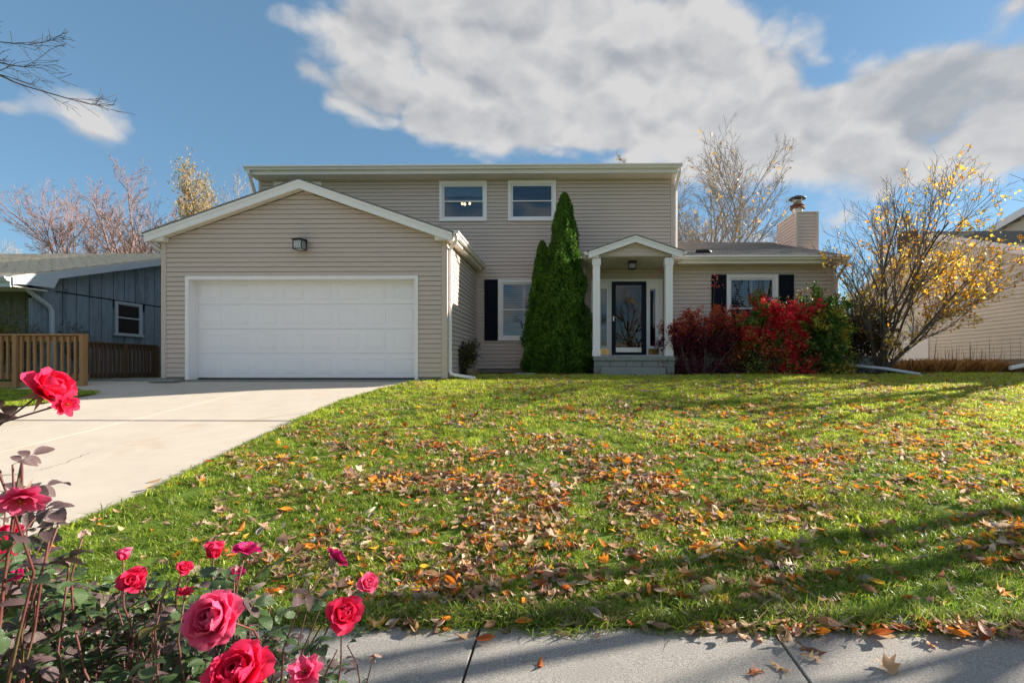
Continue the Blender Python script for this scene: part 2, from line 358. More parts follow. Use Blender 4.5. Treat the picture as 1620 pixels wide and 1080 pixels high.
for (a, b) in rows:
    for side in (0, 1):
        mb = MB(); ys = np.linspace(a, b, 8)
        P_ = []
        for y in ys:
            xl, xr = (-11.2, ljx(y) - .006) if side == 0 else (ljx(y) + .006, -2.0 if y > 8 else -1.0)
            P_.append((xl, y, xr, gz(y) - .028))
        for k in range(len(P_) - 1):
            a0, a1 = P_[k], P_[k + 1]
            mb.add([(a0[0], a0[1], a0[3]), (a0[2], a0[1], a0[3]), (a1[2], a1[1], a1[3]), (a1[0], a1[1], a1[3])], [(0, 1, 2, 3)])
        # edges down
        for k in range(len(P_) - 1):
            a0, a1 = P_[k], P_[k + 1]
            for i in (0, 2): mb.add([(a0[i], a0[1], a0[3]), (a1[i], a1[1], a1[3]), (a1[i], a1[1], a1[3] - .045), (a0[i], a0[1], a0[3] - .045)], [(0, 1, 2, 3)])
        for e in (P_[0], P_[-1]): mb.add([(e[0], e[1], e[3]), (e[2], e[1], e[3]), (e[2], e[1], e[3] - .045), (e[0], e[1], e[3] - .045)], [(0, 1, 2, 3)])
        mb.obj('concrete_slab', M['concrete'], drive)
jb = MB()
ys = np.linspace(2.7, 10.9, 12)
jb.add([(-11.2, J1 - .026, gz(J1) - .031), (-2.0, J1 - .026, gz(J1) - .031), (-2.0, J1 + .026, gz(J1) - .029), (-11.2, J1 + .026, gz(J1) - .029)], [(0, 1, 2, 3)])
jb.obj('joint', M['caulk'], drive)
_r = random.Random(12)
for pa, pb in (((196, 628), (420, 604.5)), ((395, 661), (520, 640)), ((60, 740), (150, 712))):
    a_, b_ = gsolve(*pa), gsolve(*pb); L_ = []; R_ = []; n_ = 26; d_ = (b_ - a_).normalized(); pr_ = Vector((-d_.y, d_.x, 0)); o_ = 0
    for i in range(n_ + 1):
        o_ += _r.uniform(-.025, .025); q = a_.lerp(b_, i / n_) + pr_ * o_; wd_ = .004 * _r.uniform(.4, 1.5) * (1 if 0 < i < n_ else 0)
        for s_, l_ in ((1, L_), (-1, R_)): v = q + pr_ * s_ * wd_; l_.append((v.x, v.y, gz(v.y) - .0265))
    MB().add(L_ + R_, [(i, i + 1, n_ + 2 + i, n_ + 1 + i) for i in range(n_)]).obj('crack', M['caulk'], drive)
# pad left of the garage and threshold strip
MB().hexa([(-11.15, 11.0, 1.06), (-9.2, 11.0, 1.06), (-9.2, 14.5, 1.06), (-11.15, 14.5, 1.06), (-11.15, 11.0, 1.11), (-9.2, 11.0, 1.11), (-9.2, 14.5, 1.13), (-11.15, 14.5, 1.13)]).obj('side_path', M['stepstone'], kind='structure')
# sidewalk
walk = empty('sidewalk', (0, 0, 0)); walk['kind'] = 'structure'
j1 = XW(759, 2.59); j2 = XW(1222, 2.59); step = j2 - j1
zs = lambda y: -.043 * (2.59 - y)
for k in range(-7, 9):
    x0 = j1 + k * step + .006; x1 = j1 + (k + 1) * step - .006
    mb = MB().hexa([(x0, 1.06, zs(1.06) - .06), (x1, 1.06, zs(1.06) - .06), (x1, 2.6, -.06), (x0, 2.6, -.06), (x0, 1.06, zs(1.06)), (x1, 1.06, zs(1.06)), (x1, 2.6, 0), (x0, 2.6, 0)])
    mb.obj('concrete_slab', M['walk'], walk, bevel=.004)
mb = MB()
for k in range(-7, 9):
    x = j1 + k * step
    mb.add([(x - .006, 1.06, zs(1.06) - .02), (x + .006, 1.06, zs(1.06) - .02), (x + .006, 2.6, -.02), (x - .006, 2.6, -.02)], [(0, 1, 2, 3)])
mb.obj('joint', M['caulk'], walk)
# lawn surface
def lawn_grid(name, ys, x0f, x1f, nx):
    V = []; 
    for y in ys:
        for x in np.linspace(x0f(y), x1f(y), nx): V.append((x, y, gz(y) + .006 * mnoise.noise((x * 1.2, y * 1.2, 0))))
    n = nx; Fa = [(j * n + i, j * n + i + 1, (j + 1) * n + i + 1, (j + 1) * n + i) for j in range(len(ys) - 1) for i in range(n - 1)]
    return MB().add(V, Fa).obj(name, M['lawnbase'], kind='structure')
lawn_grid('lawn', list(np.linspace(2.61, 11.0, 30)) + list(np.linspace(11.3, 14.4, 8)), lambda y: xb(y) if y <= 11 else -2.9, lambda y: 30, 40)
sheet('side_yard', 7.8, 60, [14.4, 20, 30, 60], lambda y: gz(y) - .01, M['lawnbase'])
lawn_grid('parkway', [-1.6, 0, 1.05], lambda y: -30, lambda y: 30, 10).location.z = -.01
# mulch bed under the shrubs
mb = MB(); pts = [(2.9, 12.75), (4.5, 12.45), (6.5, 12.4), (8.2, 12.3), (9.3, 12.5), (9.6, 13.3), (9.0, 14.3), (7.6, 14.4), (2.9, 13.85)]
mb.add([(x, y, gz(y) + .03) for x, y in pts] + [(6, 13.3, gz(13.3) + .07)], [(i, (i + 1) % len(pts), len(pts)) for i in range(len(pts))])
mb.obj('planting_bed', M['soil'], kind='structure')
mb = MB(); pts = [(-2.7, 11.4), (-1.9, 12.6), (-1.0, 12.45), (.9, 12.3), (1.0, 14.25), (-2.7, 14.25)]
mb.add([(x, y, gz(y) + .02) for x, y in pts] + [(-1, 13.4, gz(13.4) + .05)], [(i, (i + 1) % len(pts), len(pts)) for i in range(len(pts))])
mb.obj('planting_bed', M['soil'], kind='structure')

# ------------------------------------------------------------------ wall builders
BH = .1066
def wall(name, parent, place, u0, u1, z0, z1, openings=(), topf=None, mat=None, bh=BH, board='siding_board', back=True, proud=.018, lean=.004):
    """lap siding wall. place(u, n, z) -> world; openings (ua,ub,za,zb); topf(u)->z for gables as list of (u,z)"""
    wr = None
    mat = mat or M['siding']
    def rng_at(z):  # u-range of the wall at height z
        if not topf: return u0, u1
        (ua, za), (up, zp), (ub, zb) = topf
        a = u0 if z <= za else ua + (up - ua) * (z - za) / (zp - za)
        b = u1 if z <= zb else ub - (ub - up) * (z - zb) / (zp - zb)
        return max(a, u0), min(b, u1)
    # backing sheet
    bk = MB()
    n = int(math.ceil((z1 - z0) / bh)); segs = []
    for i in range(n):
        za = z0 + i * bh; zb = min(za + bh, z1)
        if zb - za < .01: continue
        cuts = sorted([o for o in openings if o[2] < zb - .012 and o[3] > za + .012])
        a0, b0 = rng_at(za); a1, b1 = rng_at(zb)
        if b0 - a0 < .05: continue
        zc_ = sorted({za, zb} | {q for o in openings for q in (o[2], o[3]) if za + .006 < q < zb - .006})
        for p_, q_ in zip(zc_[:-1], zc_[1:]):
            mid_ = (p_ + q_) / 2; cuts = sorted([o for o in openings if o[2] < mid_ < o[3]])
            (a0, b0), (a1, b1) = rng_at(p_), rng_at(q_)
            cur = (a0, a1); fr = ((p_ - za) / bh, (q_ - za) / bh)
            for o in cuts:
                if o[0] > cur[0] + .01: segs.append((cur[0], cur[1], o[0], o[0], p_, q_, fr))
                cur = (o[1], o[1])
            if b0 > cur[0] + .01: segs.append((cur[0], cur[1], b0, max(b1, cur[1]), p_, q_, fr))
    for s in segs:
        a0, a1, b0, b1, za, zb, fr = s
        bk.add([place(a0, -.02, za), place(b0, -.02, za), place(b1, -.02, zb), place(a1, -.02, zb)], [(0, 1, 2, 3)])
    wr = bk.obj(name, mat, parent)
    for s in segs:
        a0, a1, b0, b1, za, zb, fr = s
        mb = MB(); ovl = .002 if fr[1] > .99 else 0; g_ = .008 if fr[0] < .01 else 0; pb = proud + (lean - proud) * fr[0]; pt_ = proud + (lean - proud) * fr[1]
        mb.hexa([place(a0, 0, za + g_), place(b0, 0, za + g_), place(b0, pb, za + g_), place(a0, pb, za + g_),
                 place(a1, 0, zb - ovl), place(b1, 0, zb - ovl), place(b1, pt_, zb - ovl), place(a1, pt_, zb - ovl)])
        mb.obj(board, mat, wr)
    return wr
front = lambda Y: (lambda u, n, z: (u, Y - n, z))
side_r = lambda X: (lambda u, n, z: (X + n, u, z))     # faces +X
side_l = lambda X: (lambda u, n, z: (X - n, u, z))     # faces -X

GY, MY, WY = 10.9, 14.3, 13.9
house = empty('house', (0, 14, 1.2), 'beige vinyl-sided two-storey house with white two-car garage door and gabled porch', 'house')
house_in = Matrix.Translation((0, -14, -1.2))
class HP:  # parent helper: house children are given world coordinates
    pass
def H(o):
    o.matrix_parent_inverse = house_in; return o
def fixp(parent):
    for c in parent.children:
        c.matrix_parent_inverse = house_in
GL, GR = -9.13, -2.74
GZ0 = 1.16; GE = 4.19; PKX = (GL + GR) / 2; 
rp = .343
# --- garage
ox0, ox1, oz1 = XW(299.5, GY), XW(656.5, GY), ZW(480, 441.7, GY)
wz = GE + rp * (GR - PKX)
gw = wall('garage_wall', house, front(GY), GL + .11, GR - .11, GZ0, wz + .02, [(ox0 - .075, ox1 + .075, GZ0 - 1, oz1 + .07)], [(GL, GE), (PKX, wz), (GR, GE)])
sw = wall('garage_side_wall', house, side_r(GR), GY + .11, MY, GZ0, GE)
# corner posts
for x0, x1, y0, y1 in [(GL, GL + .105, GY - .018, GY + .1), (GR - .105, GR + .018, GY - .018, GY + .105)]:
    MB().box(x0, x1, y0, y1, GZ0 - .02, GE - .01).obj('corner_post', M['siding'], house)
MB().box(GR - .03, GR + .03, MY - .04, MY - .002, 1.3, GE - .01).obj('corner_post', M['siding'], house)
# left side wall, unseen but solid
MB().box(GL - .0, GL + .06, GY + .1, 23.0, 1.0, GE).obj('left_wall', M['siding'], house)
MB().box(GL + .02, GR - .02, GY + .12, GY + .3, oz1 + .08, GE).obj('header', M['siding'], house)
# foundation
MB().box(GL + .02, ox0 - .08, GY + .005, GY + .2, 1.0, GZ0 - .001).box(ox1 + .08, GR - .02, GY + .005, GY + .2, 1.0, GZ0 - .001).box(GR - .2, GR - .012, GY + .2, MY + .1, 1.0, GZ0 - .001).obj('foundation', M['foundation'], house)
# garage door: jambs, sections, raised panels
DY = 11.14
tr = MB()
tr.box(ox0 - .075, ox0, GY - .03, GY + .02, GZ0 - .06, oz1 + .07).box(ox1, ox1 + .075, GY - .03, GY + .02, GZ0 - .06, oz1 + .07).box(ox0 + .001, ox1 - .001, GY - .03, GY + .02, oz1, oz1 + .07)
tr.box(ox0 - .03, ox0 + .0, GY + .021, DY + .08, GZ0 - .06, oz1 + .03).box(ox1, ox1 + .03, GY + .021, DY + .08, GZ0 - .06, oz1 + .03).box(ox0, ox1, GY + .021, DY + .08, oz1 + .0, oz1 + .03)
tr.obj('door_casing', M['white'], house)
st = MB()  # stop moulding and weather strip
st.box(ox0 + .001, ox0 + .03, DY - .04, DY - .004, GZ0 - .04, oz1 - .002).box(ox1 - .03, ox1 - .001, DY - .04, DY - .004, GZ0 - .04, oz1 - .002).box(ox0 + .03, ox1 - .03, DY - .04, DY - .004, oz1 - .05, oz1 - .002)
st.obj('weather_strip', M['white'], house)
z0d = ZW(480, 597.5, DY); sh = .557; gd = None
gdm = MB()
gdoor = link('garage_door', MB().box(ox0 + .01, ox1 - .01, DY + .012, DY + .05, z0d - .01, z0d + 4 * sh).mesh('garage_door', M['doorwhite']), house)
wdt = (ox1 - ox0 - .06); 
for r in range(4):
    za = z0d + r * sh
    MB().box(ox0 + .012, ox1 - .012, DY - .002, DY + .010, za + .004, za + sh - .004).obj('door_section', M['doorwhite'], gdoor, bevel=.003)
    for c in range(8):
        xc = ox0 + .03 + wdt * (c + .5) / 8; zc_ = za + sh / 2; hw, hh = .225, .168
        mb = MB()   # embossed frame groove + raised field
        def ring(a, b, ya, yb):
            o = [(xc - a, ya, zc_ - b), (xc + a, ya, zc_ - b), (xc + a, ya, zc_ + b), (xc - a, ya, zc_ + b)]
            return o
        R = [ring(hw, hh, DY - .0022, 0), ring(hw - .008, hh - .008, DY - .012, 0), ring(hw - .030, hh - .030, DY - .0045, 0), ring(hw - .045, hh - .045, DY - .011, 0)]
        V = [p for q in R for p in q]
        Fq = [(k * 4 + i, k * 4 + (i + 1) % 4, (k + 1) * 4 + (i + 1) % 4, (k + 1) * 4 + i) for k in range(3) for i in range(4)] + [(12, 13, 14, 15)]
        mb.add(V, Fq).obj('raised_panel', M['doorwhite'], gdoor)
MB().box(ox0, ox1, DY - .012, DY + .02, z0d - .035, z0d - .003).obj('rubber_seal', M['black'], gdoor)
MB().box(ox1 - .052, ox1 - .031, DY - .045, DY - .012, ZW(655, 498, DY), ZW(655, 489, DY)).obj('lock_plate', M['black'], gdoor)
MB().box(ox0 - .05, ox1 + .1, GY - .06, DY + .1, 1.0, z0d - .037).obj('threshold', M['stepstone'], house)
# roof of the garage
def gable_roof(x0, x1, xp, y0, y1, ze, zp, th, name, mat):
    """two sloping slabs; ze height of the upper surface at x0/x1, zp at the ridge"""
    r = None
    for (a, za), (b, zb) in (((x0, ze), (xp - .0, zp)), ((xp + .0, zp), (x1, ze))):
        mb = MB().hexa([(a, y0, za - th), (b, y0, zb - th), (b, y1, zb - th), (a, y1, za - th), (a, y0, za), (b, y0, zb), (b, y1, zb), (a, y1, za)])
        o = mb.obj(name, mat, house)
    return o
RY = GY - .2
ex0, ex1 = -9.36, -2.565; zt = ZW(467, 281.5, RY); zev = zt - rp * (PKX - ex0)
gable_roof(ex0 - .03, ex1 + .03, PKX, RY - .03, MY - .02, zev - rp * .03, zt, .03, 'garage_roof', M['shingle'])
# rake fascia boards
fd = .19
def rake(px0, z0, px1, z1, y, t, d, drip=.02):
    mb = MB().hexa([(px0, y, z0 - d), (px1, y, z1 - d), (px1, y + t, z1 - d), (px0, y + t, z0 - d), (px0, y, z0), (px1, y, z1), (px1, y + t, z1), (px0, y + t, z0)])
    o = mb.obj('rake_board', M['white'], house)
    mb = MB().hexa([(px0, y - .018, z0 - .06), (px1, y - .018, z1 - .06), (px1, y - .001, z1 - .06), (px0, y - .001, z0 - .06), (px0, y - .018, z0 - .002), (px1, y - .018, z1 - .002), (px1, y - .001, z1 - .002), (px0, y - .001, z0 - .002)])
    mb.obj('frieze_strip', M['white'], house)
rake(ex0, zev - .032, PKX, zt - .032, RY, .03, fd); rake(PKX, zt - .032, ex1, zev - .032, RY, .03, fd)
# sloping soffit of the rake, ribbed
def ribs(name, p00, p10, p11, p01, n, mat, parent, depth=.010, gap=.1):
    """ribbed sheet between corners; ribs divide the u direction"""
    p00, p10, p11, p01 = map(Vector, (p00, p10, p11, p01)); mb = MB()
    nn = (p10 - p00).cross(p01 - p00).normalized()
    mb.add([p00, p10, p11, p01], [(0, 1, 2, 3)])
    for k in range(n):
        a = (k + gap / 2) / n; b = (k + 1 - gap / 2) / n
        q = [p00.lerp(p10, a), p00.lerp(p10, b), p01.lerp(p11, b), p01.lerp(p11, a)]
        mb.hexa([x + nn * .001 for x in q] + [x + nn * depth for x in q])
    return mb.obj(name, mat, parent)
for a, b, n in ((ex0 + .01, PKX, 17), (ex1 - .01, PKX, 17)):
    za = zev - rp * .01 - .20; zb = zt - .20
    v = [(a, RY + .031, za), (b, RY + .031, zb), (b, GY - .002, zb), (a, GY - .002, za)]
    if a > b: v = [v[1], v[0], v[3], v[2]]
    ribs('soffit', v[0], v[1], v[2], v[3], n, M['cream'], house, depth=-.008 if False else -.0)if False else ribs('soffit', v[3], v[2], v[1], v[0], n, M['cream'], house, .008)
# eave returns
for s, xa, xb_ in ((0, ex0 + .02, -8.95), (1, -2.96, ex1 - .005)):
    zl = GE - .02
    zr = lambda x: zev - .215 + rp * (x - ex0) if x < PKX else zev - .215 + rp * (ex1 - x)
    mb = MB(); y0, y1 = RY + .03, GY - .019
    zs_ = GE + .01 - .0
    mb.hexa([(xa, y0, GE - .03), (xb_, y0, GE - .03), (xb_, y1, GE - .03), (xa, y1, GE - .03), (xa, y0, max(zr(xa), GE - .02)), (xb_, y0, max(zr(xb_), GE)), (xb_, y1, max(zr(xb_), GE)), (xa, y1, max(zr(xa), GE - .02))])
    mb.obj('eave_return', M['cream'], house)
# side eave: fascia, soffit, gutter (right and left)
def gutter(pts_dir, name='gutter'):
    pass
def kgutter(p0, p1, outward, size=.125, parent=None, mat=None):
    """K-style gutter along p0->p1 (top back edge), outward = horizontal unit vector away from the fascia"""
    p0, p1, o = Vector(p0), Vector(p1), Vector(outward)
    prof = [(0, 0), (0, -.095), (.075, -.095), (.090, -.060), (.125, -.035), (.125, -.004), (.118, 0), (.116, -.03), (.08, -.06), (.07, -.085), (.006, -.085), (.006, 0)]
    k = size / .125
    mb = MB(); a = [p0 + o * (u * k) + Vector((0, 0, v * k)) for u, v in prof]; mb.extr(a, p1 - p0)
    # end caps
    cp = prof[:6]
    for q in (p0, p1):
        aa = [q + o * (u * k) + Vector((0, 0, v * k)) for u, v in cp]
        d = (p1 - p0).normalized() * (.003 if q is p0 else -.003)
        mb.extr(aa, d)
    return mb.obj('gutter', mat or M['gutter'], parent or house)
gz_t = ZW(725, 364.5, RY)
kgutter((ex1 + .012, RY - .01, gz_t), (ex1 + .012, MY - .03, gz_t), (1, 0, 0))
MB().box(ex1 - .02, ex1 + .01, RY + .035, MY - .02, GE - .005, gz_t - .012).obj('fascia', M['cream'], house)
ribs('soffit', (GR + .02, RY + .04, GE), (GR + .02, MY - .02, GE), (ex1 - .021, MY - .02, GE), (ex1 - .021, RY + .04, GE), 16, M['cream'], house, .006)
kgutter((ex0 - .012, MY - .03, gz_t), (ex0 - .012, RY - .01, gz_t), (-1, 0, 0))
MB().box(ex0 - .01, ex0 + .02, RY + .035, MY + 5, GE - .005, gz_t - .012).obj('fascia', M['cream'], house)
MB().box(ex0 + .02, GL, RY + .24, MY + 5, GE - .004, GE + .01).obj('soffit', M['cream'], house)
def pipe(pts, r, name, mat, parent, flat=None, n=8):
    return MB().tube(pts, r, n).obj(name, mat, parent, smooth=True)
def rpipe(pts, wx, wy, name, mat, parent):
    """rounded rectangular downspout"""
    pts = [Vector(p) for p in pts]; mb = MB(); m = len(pts); vs = []
    prof = [(-1, -.6), (-.6, -1), (.6, -1), (1, -.6), (1, .6), (.6, 1), (-.6, 1), (-1, .6)]
    up = None
    for i in range(m):
        t = (pts[min(i + 1, m - 1)] - pts[max(i - 1, 0)]).normalized()
        a = Vector((1, 0, 0)); a = (a - t * a.dot(t)); a = a.normalized() if a.length > .2 else (Vector((0, 0, 1)) - t * t.z).normalized()
        b = t.cross(a)
        vs += [pts[i] + a * (u * wx) + b * (v * wy) for u, v in prof]
    n = 8; fs = [(i * n + k, i * n + (k + 1) % n, (i + 1) * n + (k + 1) % n, (i + 1) * n + k) for i in range(m - 1) for k in range(n)] + [tuple(range(n)), tuple(range((m - 1) * n, m * n))]
    mb.add(vs, fs); return mb.obj(name, mat, parent)
# downspout at the garage corner
xd = GR + .055; yd = GY + .10
gx = ex1 + .075
rpipe([(gx, RY + .06, gz_t - .09), (gx, RY + .07, gz_t - .17), (gx - .02, RY + .09, gz_t - .205), (xd + .04, yd - .04, gz_t - .30), (xd, yd, gz_t - .335), (xd, yd, gz_t - .40), (xd, yd, 1.42), (xd, yd, 1.30), (xd + .02, yd - .02, 1.245), (xd + .09, yd - .06, 1.215)], .036, .028, 'downspout', M['white'], house)
e0 = Vector((xd + .09, yd - .06, 1.215)); e1 = W(752, 598, 11.0)
rpipe([e0, e0.lerp(e1, .5), e1], .034, .028, 'downspout_extension', M['white'], house)
for z_ in (2.0, 3.4): MB().box(xd - .042, xd + .042, yd - .032, yd + .045, z_, z_ + .025).obj('downspout_strap', M['white'], house)
rpipe([(ex0 - .075, RY + .3, gz_t - .09), (ex0 - .075, RY + .31, gz_t - .2), (GL - .06, RY + .4, gz_t - .42), (GL - .06, RY + .4, 1.3)], .036, .028, 'downspout', M['gutter'], house)

# --- main two storey wall
UL, UR = -9.1, XW(1066.5, MY); UZ = ZW(700, 284, MY); BZ = ZW(800, 583, MY)
def winrect(px0, px1, py0, py1, Y): return (XW(px0, Y), XW(px1, Y), ZW(px0, py1, Y), ZW(px0, py0, Y))
w_up = [winrect(434, 509.5, 289.5, 352, MY), winrect(695.5, 770.5, 288, 350, MY), winrect(804, 879.5, 287, 349.5, MY)]
w_lo = winrect(788.5, 869, 442.5, 538, MY)
door_r = (XW(935, MY), XW(1048, MY), 1.6, ZW(990, 442, MY))
mid = GE + .0
mw = wall('main_wall', house, front(MY), GR + .035, UR - .11, BZ, GE + .15, [w_lo, (door_r[0], door_r[1], 1.0, door_r[3])])
cz0 = BZ + BH * math.ceil((GE + .15 - BZ) / BH - 1e-6)
# upper part starts exactly on the next course
mw2 = wall('upper_wall', house, front(MY), UL + .09, UR - .11, GE + .151, UZ, w_up)
MB().box(UL, UL + .085, MY - .02, MY + .1, GE, UZ).obj('corner_post', M['siding'], house)
MB().box(UR - .105, UR + .018, MY - .02, MY + .1, GE, UZ).obj('corner_post', M['siding'], house)
MB().box(UL + .01, UL + .06, MY + .1, 23, GE, UZ).obj('left_wall', M['siding'], house)
wall('upper_side_wall', house, side_r(UR), MY + .1, 23.0, GE, UZ, board='siding_board', bh=BH * 2)
MB().box(GL + .2, UR - .05, MY + .02, 23.0, UZ - .06, UZ).obj('attic_floor', M['room'], house)
MB().box(GL, 7.5, 23.0, 23.1, 1.0, 4.3).box(GL, UR, 23.0, 23.1, 4.3, UZ).obj('rear_wall', M['siding'], house)
MB().box(GR + .0, XW(1066, MY), MY + .02, MY + .2, 1.0, BZ - .002).obj('foundation', M['foundation'], house)
# upper eave
EY = MY - .46; ugz = ZW(700, 263, EY); uxl, uxr = XW(391, EY), XW(1076, EY)
ribs('soffit', (uxl, MY - .005, UZ), (uxr, MY - .005, UZ), (uxr, EY + .03, UZ - .0), (uxl, EY + .03, UZ - .0), 60, M['cream'], house, .006)
MB().box(uxl, uxr, EY, EY + .028, UZ - .012, ugz - .015).obj('fascia', M['gutter'], house)
kgutter((uxl - .03, EY - .002, ugz), (uxr + .03, EY - .002, ugz), (0, -1, 0), .14)
MB().hexa([(uxl, EY - .03, ugz - .0), (uxr, EY - .03, ugz - .0), (uxr, 18.6, ugz + .95), (uxl, 18.6, ugz + .95), (uxl, EY - .03, ugz + .03), (uxr, EY - .03, ugz + .03), (uxr, 18.6, ugz + .98), (uxl, 18.6, ugz + .98)]).obj('main_roof', M['shingle'], house)
MB().hexa([(uxl, 18.6, ugz + .95), (uxr, 18.6, ugz + .95), (uxr, 23.4, ugz), (uxl, 23.4, ugz), (uxl, 18.6, ugz + .98), (uxr, 18.6, ugz + .98), (uxr, 23.4, ugz + .03), (uxl, 23.4, ugz + .03)]).obj('main_roof', M['shingle'], house)
for x in (uxl + .0, uxr - .02):
    MB().extr([(x, EY + .03, ugz - .02), (x, 18.6, ugz + .93), (x, 23.3, ugz - .02), (x, 23.3, UZ), (x, EY + .03, UZ)], (.02, 0, 0)).obj('gable_board', M['white'], house)
rpipe([(uxl + .07, EY - .06, ugz - .1), (uxl + .08, EY - .05, ugz - .18), (UL - .05, MY - .1, ugz - .62), (UL - .05, MY + .0, ugz - .75), (UL - .05, MY, 5.1)], .04, .03, 'downspout', M['gutter'], house)
rpipe([(UR + .06, EY - .07, ugz - .1), (UR + .06, EY - .06, ugz - .2), (UR + .055, MY - .02, ugz - .45), (UR + .055, MY + .05, ugz - .55), (UR + .055, MY + .05, 4.75)], .04, .03, 'downspout', M['white'], house)

# --- wing
WR = XW(1321, WY); WL = XW(1058, WY); WZ = ZW(1200, 421, WY); WB = ZW(1200, 577, WY)
w_wi = winrect(1149.5, 1230, 435, 541, WY)
ww = wall('wing_wall', house, front(WY), WL, WR - .09, WB, WZ, [w_wi])
MB().box(WR - .085, WR + .018, WY - .02, WY + .1, WB, WZ).obj('corner_post', M['siding'], house)
MB().box(WR - .06, WR, WY + .1, 23.0, 1.0, WZ).obj('wing_side_wall', M['siding'], house)
MB().box(WL - .01, WL + .03, WY + .01, MY + .1, 1.2, WZ).obj('corner_post', M['siding'], house)
MB().box(WL, WR - .01, WY + .02, WY + .2, 1.0, WB - .002).obj('foundation', M['foundation'], house)
WEY = 13.47; wex = XW(1341, WEY); wgz = ZW(1200, 405.5, WEY); wx0 = UR + .03
ribs('soffit', (WL, WY - .005, WZ), (wex, WY - .005, WZ), (wex, WEY + .03, WZ), (WL, WEY + .03, WZ), 40, M['cream'], house, .006)
MB().box(WL - .1, wex, WEY, WEY + .028, WZ - .012, wgz - .012).obj('fascia', M['cream'], house)
kgutter((WL - .1, WEY - .002, wgz), (wex + .03, WEY - .002, wgz), (0, -1, 0), .135)
ws = .325; rz0 = wgz + .015; ry1 = 18.6
MB().hexa([(WL - .1, WEY - .02, rz0 - .03), (wex, WEY - .02, rz0 - .03), (wex, ry1, rz0 - .03 + ws * (ry1 - WEY)), (WL - .1, ry1, rz0 - .03 + ws * (ry1 - WEY)),
           (WL - .1, WEY - .02, rz0), (wex, WEY - .02, rz0), (wex, ry1, rz0 + ws * (ry1 - WEY)), (WL - .1, ry1, rz0 + ws * (ry1 - WEY))]).obj('wing_roof', M['shingle'], house)
MB().hexa([(WL, ry1, rz0 - .03 + ws * (ry1 - WEY)), (wex, ry1, rz0 - .03 + ws * (ry1 - WEY)), (wex, 23.4, rz0 - .1), (WL, 23.4, rz0 - .1),
           (WL, ry1, rz0 + ws * (ry1 - WEY)), (wex, ry1, rz0 + ws * (ry1 - WEY)), (wex, 23.4, rz0), (WL, 23.4, rz0)]).obj('wing_roof', M['shingle'], house)
MB().extr([(wex - .03, WEY + .03, rz0 - .032), (wex - .03, ry1, rz0 - .035 + ws * (ry1 - WEY)), (wex - .03, 23.3, rz0 - .1), (wex - .03, 23.3, WZ), (wex - .03, WEY + .03, WZ)], (.028, 0, 0)).obj('gable_board', M['siding'], house)
rpipe([(wex - .05, WEY - .07, wgz - .1), (wex - .05, WEY - .05, wgz - .2), (WR + .06, WY - .03, wgz - .5), (WR + .06, WY + .02, wgz - .6), (WR + .06, WY + .02, 1.4)], .038, .03, 'downspout', M['white'], house)
# shingle tabs on the wing roof and neighbours
def shingles(parent, x0, x1, y0, y1, zf, slope, mat, row=.14, tab=.30, name='shingle_tabs'):
    V = []; Fa = []; n = 0; y = y0; k = 0
    while y < y1 - .05:
        x = x0 + (tab * .5 if k % 2 else 0) - random.random() * .1
        while x < x1 - .02:
            a = max(x, x0); b = min(x + tab - .008, x1); yy = y - (random.random() < .45) * .018
            if b - a > .03:
                t = .007 + random.random() * .006
                z0_, z1_ = zf(yy), zf(min(y + row + .03, y1))
                ye = min(y + row + .03, y1)
                V += [(a, yy, z0_ + .001), (b, yy, z0_ + .001), (b, yy, z0_ + t + .004), (a, yy, z0_ + t + .004), (b, ye, z1_ + .002), (a, ye, z1_ + .002)]
                Fa += [(n, n + 1, n + 2, n + 3), (n + 3, n + 2, n + 4, n + 5)]; n += 6
            x += tab
        y += row; k += 1
    me = fast_mesh(name, V, Fa, mat); return link(name, me, parent, kind='stuff')
shingles(house, WL - .1, wex, WEY - .03, ry1, lambda y: rz0 + ws * (y - WEY), ws, M['shingle'])
# roof vent jack
vx = XW(1110, 14.6); mb = MB().tube([(vx - .25, 14.3, rz0 + ws * .83 + .05), (vx + .1, 14.3, rz0 + ws * .83 + .06), (vx + .18, 14.3, rz0 + ws * .83 + .0)], .06, 8).obj('roof_vent', M['black'], house, smooth=True)
# chimney
CY0, CY1 = 16.2, 17.72; cx0, cx1 = XW(1259.9, CY0), XW(1295, CY0); cz = ZW(1275, 334.7, CY0)
ch = MB().box(cx0 + .02, cx1 - .02, CY0 + .02, CY1 - .02, 1.2, cz - .02).obj('chimney', M['siding'], house)
def chwall(place, u0, u1):
    z = 4.9
    while z < cz - .08:
        mb = MB().hexa([place(u0, 0, z + .009), place(u1, 0, z + .009), place(u1, .018, z + .009), place(u0, .018, z + .009), place(u0, 0, z + BH), place(u1, 0, z + BH), place(u1, .003, z + BH), place(u0, .003, z + BH)])
        mb.obj('siding_board', M['siding'], ch); z += BH
chwall(front(CY0 + .018), cx0 + .09, cx1 - .09); chwall(side_l(cx0 + .018), CY0 + .09, CY1 - .05)
for a, b in ((cx0 - .004, cx0 + .088), (cx1 - .088, cx1 + .004)):
    MB().box(a, b, CY0 - .004, CY0 + .088, 1.2, cz - .03).obj('corner_post', M['siding'], ch)
MB().box(cx0 - .004, cx0 + .05, CY1 - .05, CY1 + .004, 1.2, cz - .03).obj('corner_post', M['siding'], ch)
MB().box(cx0 - .015, cx1 + .015, CY0 - .015, CY1 + .015, cz - .03, cz).obj('chase_cover', M['cream'], ch)
fy = 16.85; fx = XW(1261.5, fy); fz = lambda y: ZW(1262, y, fy)
MB().lathe((fx, fy, 0), [(.17, cz - .005), (.17, fz(329)), (.165, fz(328))], 20).obj('flue', M['metal'], ch, smooth=True)
